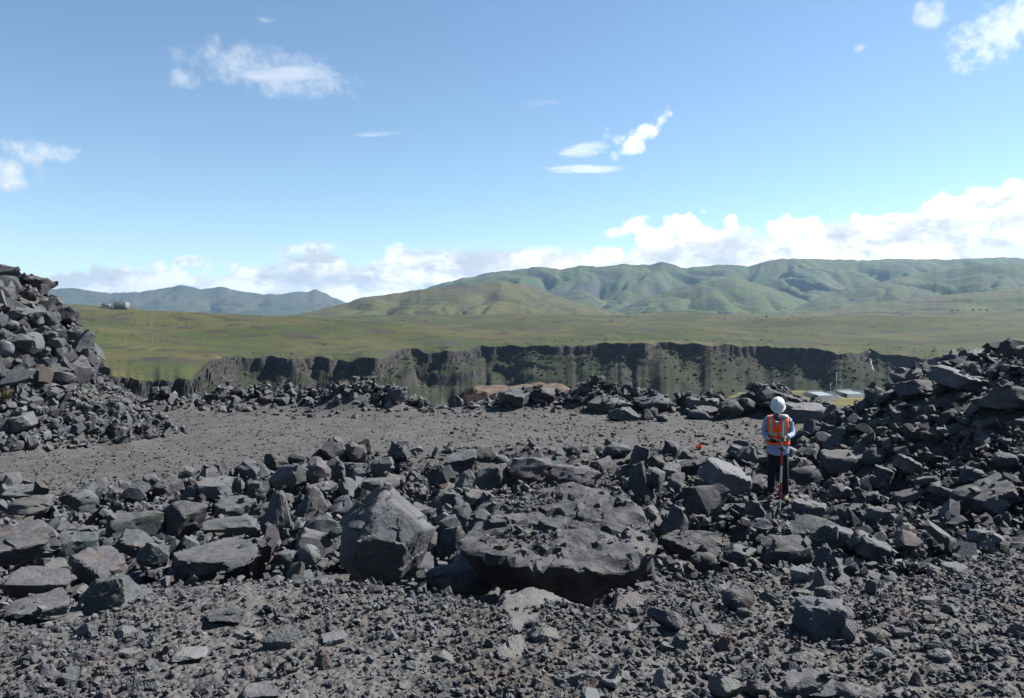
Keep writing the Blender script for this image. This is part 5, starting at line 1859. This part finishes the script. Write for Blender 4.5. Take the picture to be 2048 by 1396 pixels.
# trousers
tv = [(0, .02, .86), (0, .02, .79), (.088, .02, .72), (.098, -.005, .46), (.108, .02, .26), (.115, .02, .10), (-.088, .02, .72), (-.098, -.01, .46), (-.108, .02, .26), (-.115, .02, .10)]
te = [(0, 1), (1, 2), (2, 3), (3, 4), (4, 5), (1, 6), (6, 7), (7, 8), (8, 9)]
mk('trousers', skin(tv, te, [(.155, .115), (.15, .11), .088, .072, .066, .066, .088, .072, .066, .066], 2), TROUS, person)
for sx in (-1, 1):
    P, rr_ = smooth_path([(sx * .115, .055, .045), (sx * .118, .0, .05), (sx * .122, -.08, .04), (sx * .126, -.15, .034), (sx * .128, -.185, .03)], [.04, .052, .046, .042, .022], 12)
    up = tube([(sx * .115, .02, .03), (sx * .115, .02, .09), (sx * .115, .02, .14)], [.05, .05, .052], 14)
    v, q, t = joinv([tube(P, rr_, 14), up])
    v[:, 2] = np.maximum(v[:, 2], 0.012)
    bt = mk('boot', (v, q, t), BOOT, person)
    mk('sole', box(sx * .121 - .044, sx * .121 + .044, -.195, .085, 0.0, .014), BLACK, bt)

# hard hat, tipped forward with the head
hv = []
nseg = 48
for a, z in [(1.0, 0.0), (.995, .03), (.96, .06), (.88, .09), (.74, .115), (.52, .136), (.28, .147), (.05, .151)]:
    th = np.linspace(0, 2 * np.pi, nseg, endpoint=False)
    rid = 1 + 0.0 * th
    ring = np.stack([.112 * a * np.cos(th), .138 * a * np.sin(th), z + 0.007 * np.exp(-((.112 * a * np.cos(th)) / .012) ** 2) + 0.004 * np.exp(-((np.abs(.112 * a * np.cos(th)) - .045) / .008) ** 2)], 1)
    hv.append(ring)
th = np.linspace(0, 2 * np.pi, nseg, endpoint=False)
fr = np.clip(-np.sin(th), 0, 1) ** 1.5
brim = np.stack([(.122 + .004 * fr) * np.cos(th), (.146 + .040 * fr) * np.sin(th), -.006 - .012 * fr], 1)
brim2 = brim + np.array([0, 0, -.005])
inner = np.stack([.106 * np.cos(th), .13 * np.sin(th), np.full(nseg, -.004)], 1)
v, q, t = loft([inner, brim2, brim] + hv, cap=False)
v = np.vstack([v, [[0, 0, .152]]])
nb_ = (len(hv) + 2) * nseg
t = np.array([(nb_ + k, nb_ + (k + 1) % nseg, len(v) - 1) for k in range(nseg)])
rx = np.array(Matrix.Rotation(math.radians(27), 3, 'X'))
v = v @ rx.T + np.array([0.0, -.066, 1.563])
mk('hard_hat', (v, q, t), HAT, person)

# survey pole with receiver
d_t = 12.6
P0 = at(1558.5, 1032, d_t)
P1 = at(1566.5, 838, d_t + 0.02)
pole = empty('survey_pole', P0)
tag(pole, 'red and white survey pole with a satellite receiver on top', 'survey pole')
axis = (P1 - P0)


def seg(name, f0, f1, r, mat, parent=None, n=18, r2=None):
    a, c = axis * f0, axis * f1
    return mk(name, tube([a, a + (c - a) * .02, a + (c - a) * .98, c], [r * .98, r, r2 or r, (r2 or r) * .98], n), mat, parent or pole)


fy = lambda py: (1032 - py) / (1032 - 838)
seg('metal_point', 0.0, fy(1026), .003, BLACK, r2=.014)
seg('white_section', fy(1026), fy(998), .0165, WHITE)
seg('red_section', fy(998), fy(965), .0165, RED)
seg('white_section', fy(965), fy(932), .0165, WHITE)
seg('red_section', fy(932), fy(901), .0165, RED)
cl = seg('clamp', fy(901), fy(893), .024, BLACK)
mk('clamp_knob', tube([axis * fy(897) + np.array([-.055, -.0, 0]), axis * fy(897) + np.array([.055, 0, 0])], [.012, .012], 12), BLACK, cl)
seg('upper_tube', fy(893), fy(838), .0125, WHITE)
rc = []
th = np.linspace(0, 2 * np.pi, 36, endpoint=False)
for rr_, z in [(.02, -.012), (.048, -.004), (.060, .012), (.078, .030), (.082, .046), (.078, .060), (.055, .072), (.02, .078)]:
    rc.append(np.stack([rr_ * np.cos(th), rr_ * np.sin(th), np.full(36, z)], 1))
v, q, t = loft(rc)
rec = mk('receiver', (v + axis, q, t), GREYP, pole)
th2 = [np.stack([rr_ * np.cos(th), rr_ * np.sin(th), np.full(36, z)], 1) for rr_, z in [(.0795, .029), (.0845, .035), (.0845, .042), (.0835, .047)]]
v, q, t = loft(th2)
mk('rim_band', (v + axis, q, t), HAT, rec)

# field controller held in the other hand
ctl = empty('field_controller', (0, 0, 0))
M = Matrix.Translation(person.location) @ Matrix.Rotation(person.rotation_euler[2], 4, 'Z') @ Matrix.Translation((-.078, -.325, 1.032)) @ Matrix.Rotation(math.radians(-22), 4, 'X') @ Matrix.Rotation(math.radians(8), 4, 'Y')
ctl.matrix_world = M
tag(ctl, 'dark handheld field controller held at the waist by the surveyor', 'controller')
bm = bmesh.new()
bmesh.ops.create_cube(bm, size=1.0, matrix=Matrix.Diagonal((.092, .19, .03, 1)))
bmesh.ops.bevel(bm, geom=bm.edges[:], offset=.008, segments=2, affect='EDGES')
me = bpy.data.meshes.new('case')
bm.to_mesh(me)
bm.free()
link('case', me, BLACK, ctl)
mk('screen', box(-.036, .036, -.02, .075, .0155, .0175), SCREEN, ctl)
mk('keypad', box(-.034, .034, -.082, -.03, .0155, .0180), GREYP, ctl)
mk('stylus', tube([(-.044, -.02, .012), (-.13, -.01, .014)], [.0045, .0035], 10), WHITE, ctl)

# stone sprayed orange
d = ray_hit(1398, 899, HM)
V, T = rock_shape(4444, 4, 'b')
V = V / (V.max(0) - V.min(0)) * np.array([.19, .15, .12])
ORANGE = plain_mat('orange_spray', (0.5, 0.08, 0.03), 0.8, 0.2, 0, 0.35, 22)
o = link('painted_stone', mesh_np('painted_stone', V, tris=T, sharp=26), ORANGE, loc=((1398 - CX) / F * d, d, float(hsample((1398 - CX) / F * d, d)) + .06))
tag(o, 'small stone sprayed orange lying on the gravel floor', 'stone')

# ------------------------------------------------------------------ valley: ponds, masts, platform post
LINER = plain_mat('black_liner', (0.012, 0.013, 0.015), 0.8, 0.4, 0, 0.3, 0.2)
m_, b_ = new_mat('pond_water')
wn = b_.noise(b_.n('ShaderNodeNewGeometry').outputs['Position'], 0.9, 3.0)
pw_ = finish(b_, (0.10, 0.14, 0.15), 0.10, wn, 0.08, 0.05, 0.6)
WATER = m_
for (corners, lab) in (([(1619, 783.5), (1645, 783), (1669, 791.5), (1638, 792)], 'left black-lined pond below the far slope'),
                       ([(1677, 781), (1702, 780.5), (1728, 788), (1696, 789)], 'right black-lined pond beside the tall mast')):
    zw = -36.2
    Pn = []
    for (px, py) in corners:
        dd = F * (ZC - zw) / (py - HY)
        Pn.append(((px - CX) / F * dd, dd))
    Pn = np.array(Pn)
    cen = Pn.mean(0)
    def rg(sc_, z):
        v = []
        for k in range(4):
            a, c = Pn[k], Pn[(k + 1) % 4]
            for f_ in np.linspace(0, 1, 7)[:-1]:
                p_ = cen + (a + (c - a) * f_ - cen) + (a + (c - a) * f_ - cen) / np.linalg.norm(a + (c - a) * f_ - cen) * sc_
                v.append((p_[0], p_[1], z))
        return np.array(v)
    pe = empty('pond', (cen[0], cen[1], zw))
    tag(pe, lab, 'pond')
    off = np.array([cen[0], cen[1], zw])
    v, q, t = loft([rg(7.5, -38.2), rg(3.2, -35.75), rg(2.0, -35.75), rg(-0.2, -36.6)], cap=False)
    mk('lined_bank', (v - off, q, t), LINER, pe, sharp=30)
    w_ = rg(0.6, zw)
    v = np.vstack([w_, [[cen[0], cen[1], zw]]]) - off
    t = np.array([(k, (k + 1) % len(w_), len(w_)) for k in range(len(w_))])
    mk('water', (v, None, t), WATER, pe)

STEEL = plain_mat('galvanised_steel', (0.30, 0.31, 0.30), 0.45, 0.5, 0.3, 0.05, 2)


def mast(px, py0, py1, dd, r, lab, head):
    b0 = at(px, py1, dd)
    b0[2] = float(H0(np.array([b0[0]]), np.array([b0[1]]))[0]) - 0.2
    hgt = ZC + (HY - py0) / F * dd - b0[2]
    e = empty('light_mast', b0)
    tag(e, lab, 'mast')
    mk('post', tube([(0, 0, 0), (0, 0, hgt * .5), (0, 0, hgt)], [r * 1.2, r, r * .7], 10), STEEL, e)
    mk('base_plate', box(-r * 3, r * 3, -r * 3, r * 3, 0, .3), STEEL, e)
    mk('lamp_head', box(-head, head, -.25, .25, hgt - .02, hgt + .22), STEEL, e)


mast(1673, 746, 781, 425, .20, 'tall pale light mast between the two ponds', .7)
mast(1661, 769, 781, 430, .15, 'short post left of the tall mast by the ponds', .45)
mast(1748, 768, 786, 415, .15, 'short post at the foot of the right rock pile beyond', .4)
b0 = at(1017, 782, 121.0)
b0[2] = -7.3
e = empty('marker_post', b0)
tag(e, 'thin dark post standing on the red earth platform', 'post')
mk('post', tube([(0, 0, 0), (0, 0, 1.0)], [.05, .045], 8), BLACK, e)
mk('cap', tube([(0, 0, 1.0), (0, 0, 1.06)], [.06, .05], 8), STEEL, e)

# ------------------------------------------------------------------ plateau details
pxs_, g_, Yd_, X_, Z_, dist_ = PLT
# stream dropping through the notch in the rim
FOAM = plain_mat('white_water', (0.13, 0.135, 0.135), 0.7, 0.3, 0, 0.2, 0.15)
LV, RV = [], []
for k in range(len(g_)):
    if g_[k] < -48:
        continue
    pc_ = 1741 + 1.5 * math.sin(g_[k] * 0.09) + 11 * max(0, -g_[k] - 10) / 85.0
    c = int(np.argmin(np.abs(pxs_ - pc_)))
    p_ = np.array([X_[k, c], Yd_[k, c], Z_[k, c] + 0.4])
    wd = 0.22 + 0.38 * abs(math.sin(g_[k] * 0.27))
    LV.append(p_ + np.array([-wd, 0, 0.1]))
    RV.append(p_ + np.array([wd, 0, 0.1]))
V = np.array([v for pr in zip(LV, RV) for v in pr])
V = np.concatenate([V, V + np.array([0, 0.6, -0.8])])
n = len(LV)
Q = np.array([(2 * k, 2 * k + 1, 2 * k + 3, 2 * k + 2) for k in range(n - 1)] + [(2 * n + 2 * k + 2, 2 * n + 2 * k + 3, 2 * n + 2 * k + 1, 2 * n + 2 * k) for k in range(n - 1)])
o = mk('water', (V, Q, None), FOAM)
o.name = 'stream'
tag(o, 'white stream falling through the notch in the cliff rim', None, None, 'structure')

# scrub on the gorge slopes
SCRUB = plain_mat('dark_scrub', (0.012, 0.018, 0.009), 0.95, 0.1, 0, 0.4, 0.3)
rv = np.random.default_rng(99)
n = 2400
ci = rv.integers(0, len(pxs_), n)
ok = (dist_[rv.integers(0, 1, n), ci] > -1) & (pxs_[ci] > 420) & (pxs_[ci] < 2060) & ((pxs_[ci] > 1040) | (rv.random(n) < 0.5))
gi = rv.integers(20, 88, n)
ci, gi = ci[ok], gi[ok]
fr = rv.random(len(ci))
gi2 = np.minimum(gi + 1, len(g_) - 1)
pos = np.stack([X_[gi, ci] * (1 - fr) + X_[gi2, ci] * fr, Yd_[gi, ci] * (1 - fr) + Yd_[gi2, ci] * fr, Z_[gi, ci] * (1 - fr) + Z_[gi2, ci] * fr + 0.3], 1)
n = len(pos)
V, T, C = merge(hulls, rv.integers(0, 30, n), pos, 1.0 + 2.4 * rv.random(n) ** 2, rand_rots(n, rv, 0.3), np.ones((n, 3)))
# low scrub and tussocks in strips on the plateau
nl = 2000
pp = rv.uniform(150, 2060, nl)
dp = np.interp(pp, pxs_, Yd_[-1]) + 8 + 900 * rv.random(nl) ** 1.6
xp = (pp - CX) / F * dp
kp = n2(xp, dp, 1 / 120.0, 3, 131) + 0.25 * np.exp(-(dp - np.interp(pp, pxs_, Yd_[-1])) / 60.0) * (pp > 450) > 0.18
xp, dp = xp[kp], dp[kp]
nl = len(xp)
zp_ = plateau_top(xp, dp)
rt = rand_rots(nl, rv, 0.1)
sq = np.array([[1, 0, 0], [0, 1, 0], [0, 0, 0.3]])
V2, T2, _ = merge(hulls, rv.integers(0, 30, nl), np.stack([xp, dp, zp_], 1), (0.7 + 3.2 * rv.random(nl) ** 2.4) * dp / 800.0, sq[None] @ rt, np.ones((nl, 3)))
T = np.concatenate([T, T2 + len(V)])
V = np.concatenate([V, V2])
o = link('shrubs', mesh_np('shrubs', V, tris=T, smooth=False), SCRUB)
tag(o, 'dark scrub dotted over the slopes of the gorge and the plateau', None, None, 'stuff')

# trees on the plateau
LEAF = plain_mat('dark_leaves', (0.016, 0.024, 0.011), 0.9, 0.1, 0, 0.45, 0.8)
BARK = plain_mat('bark', (0.07, 0.055, 0.045), 0.95, 0.1, 0, 0.3, 2)
rv = np.random.default_rng(5)
cl = rv.normal(size=(70, 3))
cl /= np.linalg.norm(cl, axis=1)[:, None]
cl = cl * rv.uniform(0.5, 1.0, (70, 1)) * np.array([.5, .5, .36]) + np.array([0, 0, .6])
Vc, Tc, _ = merge(hulls, rv.integers(0, 30, 70), cl, rv.uniform(.16, .34, 70), rand_rots(70, rv, 1.0), np.ones((70, 3)))
crown_me = mesh_np('crown', Vc, tris=Tc, smooth=False)
crown_me.materials.append(LEAF)
v, q, t = joinv([tube([(0, 0, -.03), (0.01, 0, .25), (0, .01, .5)], [.05, .035, .02], 8), tube([(0, 0, .28), (.15, .05, .55)], [.025, .01], 6), tube([(0, 0, .32), (-.14, -.05, .56)], [.025, .01], 6)])
trunk_me = mesh_np('trunk', v, tris=t, quads=q)
trunk_me.materials.append(BARK)
cnt = [0, 0, 0]
ORD = ['', 'first ', 'second ', 'third ', 'fourth ', 'fifth ', 'sixth ', 'seventh ']
for (px, rr_, hh, gl) in [(1255, 1800, 6, 0), (1450, 1750, 7, 0), (1515, 1720, 11, 0), (1533, 1760, 8, 0), (1560, 1700, 7, 0), (1572, 1740, 8, 0), (1590, 1800, 6, 0), (1845, 1500, 7, 1), (1858, 1510, 8, 1), (1868, 1480, 7, 1), (1880, 1500, 9, 1), (1935, 1490, 6, 1), (1904, 2170, 9, 2), (1916, 2150, 10, 2), (1930, 2160, 11, 2), (1946, 2150, 10, 2), (1960, 2170, 12, 2), (1974, 2160, 10, 2)]:
    x = (px - CX) / F * rr_
    z = float(plateau_top(np.array([x]), np.array([rr_]))[0])
    if gl == 2:
        z += 12
    e = empty('tree', (x, rr_, z - 0.3), px * 1.7)
    hh *= 0.6
    e.scale = (hh * (0.8 + 0.5 * ((px * 7) % 10) / 10), hh, hh * (0.75 + 0.4 * ((px * 3) % 10) / 10))
    cnt[gl] += 1
    tag(e, ORD[cnt[gl]] + ['far tree from the left along the back of the plateau', 'tree in the scattered clump on the right plateau', 'tree of the row on the right hillside'][gl], 'tree', 'far trees')
    link('crown', crown_me, None, e)
    link('trunk', trunk_me, None, e)

# buildings on the hilltop at left
WALL = plain_mat('pale_concrete', (0.15, 0.15, 0.155), 0.8, 0.2, 0, 0.15, 0.1)
WALLW = plain_mat('white_wall', (0.12, 0.12, 0.12), 0.8, 0.2, 0, 0.05, 0.1)
WALLD = plain_mat('dark_wall', (0.06, 0.062, 0.065), 0.8, 0.2, 0, 0.2, 0.1)
GLASS = plain_mat('window_glass', (0.03, 0.035, 0.04), 0.2, 0.5, 0, 0.1, 0.3)
dB = 1470.0
u = dB / F
zb0 = ZC + (HY - 618) / F * dB
e = empty('building', ((240 - CX) * u, dB, zb0))
tag(e, 'tall grey block with white end wall on the left hilltop', 'building')
mk('wall', box(-13 * u, 9 * u, 0, 16, 0, 13 * u), WALLD, e)
mk('end_wall', box(9 * u, 11 * u, -1, 15, -1.5 * u, 13.2 * u), WALLW, e)
mk('roof', box(-13.4 * u, 9.2 * u, -.6, 16.6, 13 * u + .02, 13.6 * u), WALL, e)
for k in range(5):
    mk('pier', box((-11 + k * 3.9) * u, (-9.2 + k * 3.9) * u, -1.2, -.01, -.5, 12.4 * u), WALL, e)
for k in range(4):
    w_ = mk('window', box((-8.8 + k * 3.9) * u, (-7.5 + k * 3.9) * u, -.25, -.02, 4 * u, 10 * u), GLASS, e)
e = empty('building', ((210 - CX) * u, dB + 4, ZC + (HY - 612) / F * dB - 1))
tag(e, 'low grey house left of the tall hilltop block', 'building')
mk('wall', box(-9 * u, 5 * u, 0, 9, 0, 5 * u), WALL, e)
rf = np.array([(-9.6 * u, -.6, 5 * u), (5.6 * u, -.6, 5 * u), (5.6 * u, 9.6, 5 * u), (-9.6 * u, 9.6, 5 * u), (-8 * u, 4.5, 7.6 * u), (4 * u, 4.5, 7.6 * u)])
mk('roof', (rf, np.array([(0, 1, 5, 4), (2, 3, 4, 5)]), np.array([(1, 2, 5), (3, 0, 4)])), WALLD, e, smooth=False)
mk('door', box(-3 * u, -1.8 * u, -.15, -.01, 0, 3 * u), GLASS, e)
mk('window', box(0, 1.6 * u, -.15, -.01, 1.6 * u, 3.4 * u), GLASS, e)
e = empty('building', ((221 - CX) * u, dB - 6, ZC + (HY - 614.5) / F * dB - 1))
tag(e, 'small pale shed between the two hilltop buildings', 'building')
mk('wall', box(-3.4 * u, 3 * u, 0, 6, 0, 3.6 * u), WALLW, e)
mk('roof', box(-3.8 * u, 3.4 * u, -.5, 6.5, 3.6 * u + .02, 4.1 * u), WALLD, e)
mk('door', box(-.6 * u, .6 * u, -.15, -.01, 0, 2.4 * u), GLASS, e)

# dry weed on the left pile
DRY = plain_mat('dry_stalks', (0.085, 0.072, 0.034), 0.9, 0.1, 0, 0.3, 10)
d = ray_hit(10, 800, dmin=16)
wb = np.array([(10 - CX) / F * d, d - .1, float(hsample((10 - CX) / F * d, d))])
rw = random.Random(4)
bl = []
for k in range(70):
    a = rw.uniform(0, 6.28)
    r0 = rw.uniform(0, .16)
    ln = rw.uniform(.12, .3)
    b1 = np.array([r0 * math.cos(a), r0 * math.sin(a), 0])
    tip = b1 + np.array([math.cos(a) * ln * .45, math.sin(a) * ln * .45, ln])
    bl.append(tube([b1, (b1 + tip) / 2 + np.array([0, 0, .03]), tip], [.008, .006, .002], 4))
e = empty('weed', wb)
tag(e, 'dry yellow weed growing on the left rock pile', 'weed')
mk('stalks', joinv(bl), DRY, e)

# ------------------------------------------------------------------ the air
hz_m = bpy.data.materials.new('haze_air')
hz_m.use_nodes = True
b = NT(hz_m.node_tree)
pv = b.n('ShaderNodeVolumePrincipled')
pv.inputs['Color'].default_value = (0.44, 0.69, 1.0, 1)
pv.inputs['Density'].default_value = 0.000029
pv.inputs['Anisotropy'].default_value = 0.25
ou = b.n('ShaderNodeOutputMaterial')
b.t.links.new(pv.outputs[0], ou.inputs['Volume'])
hz = mk('haze', box(-14000, 14000, -14000, 14000, -170, 560), hz_m)
tag(hz, 'pale blue haze between the quarry and the far mountains', None, None, 'stuff')
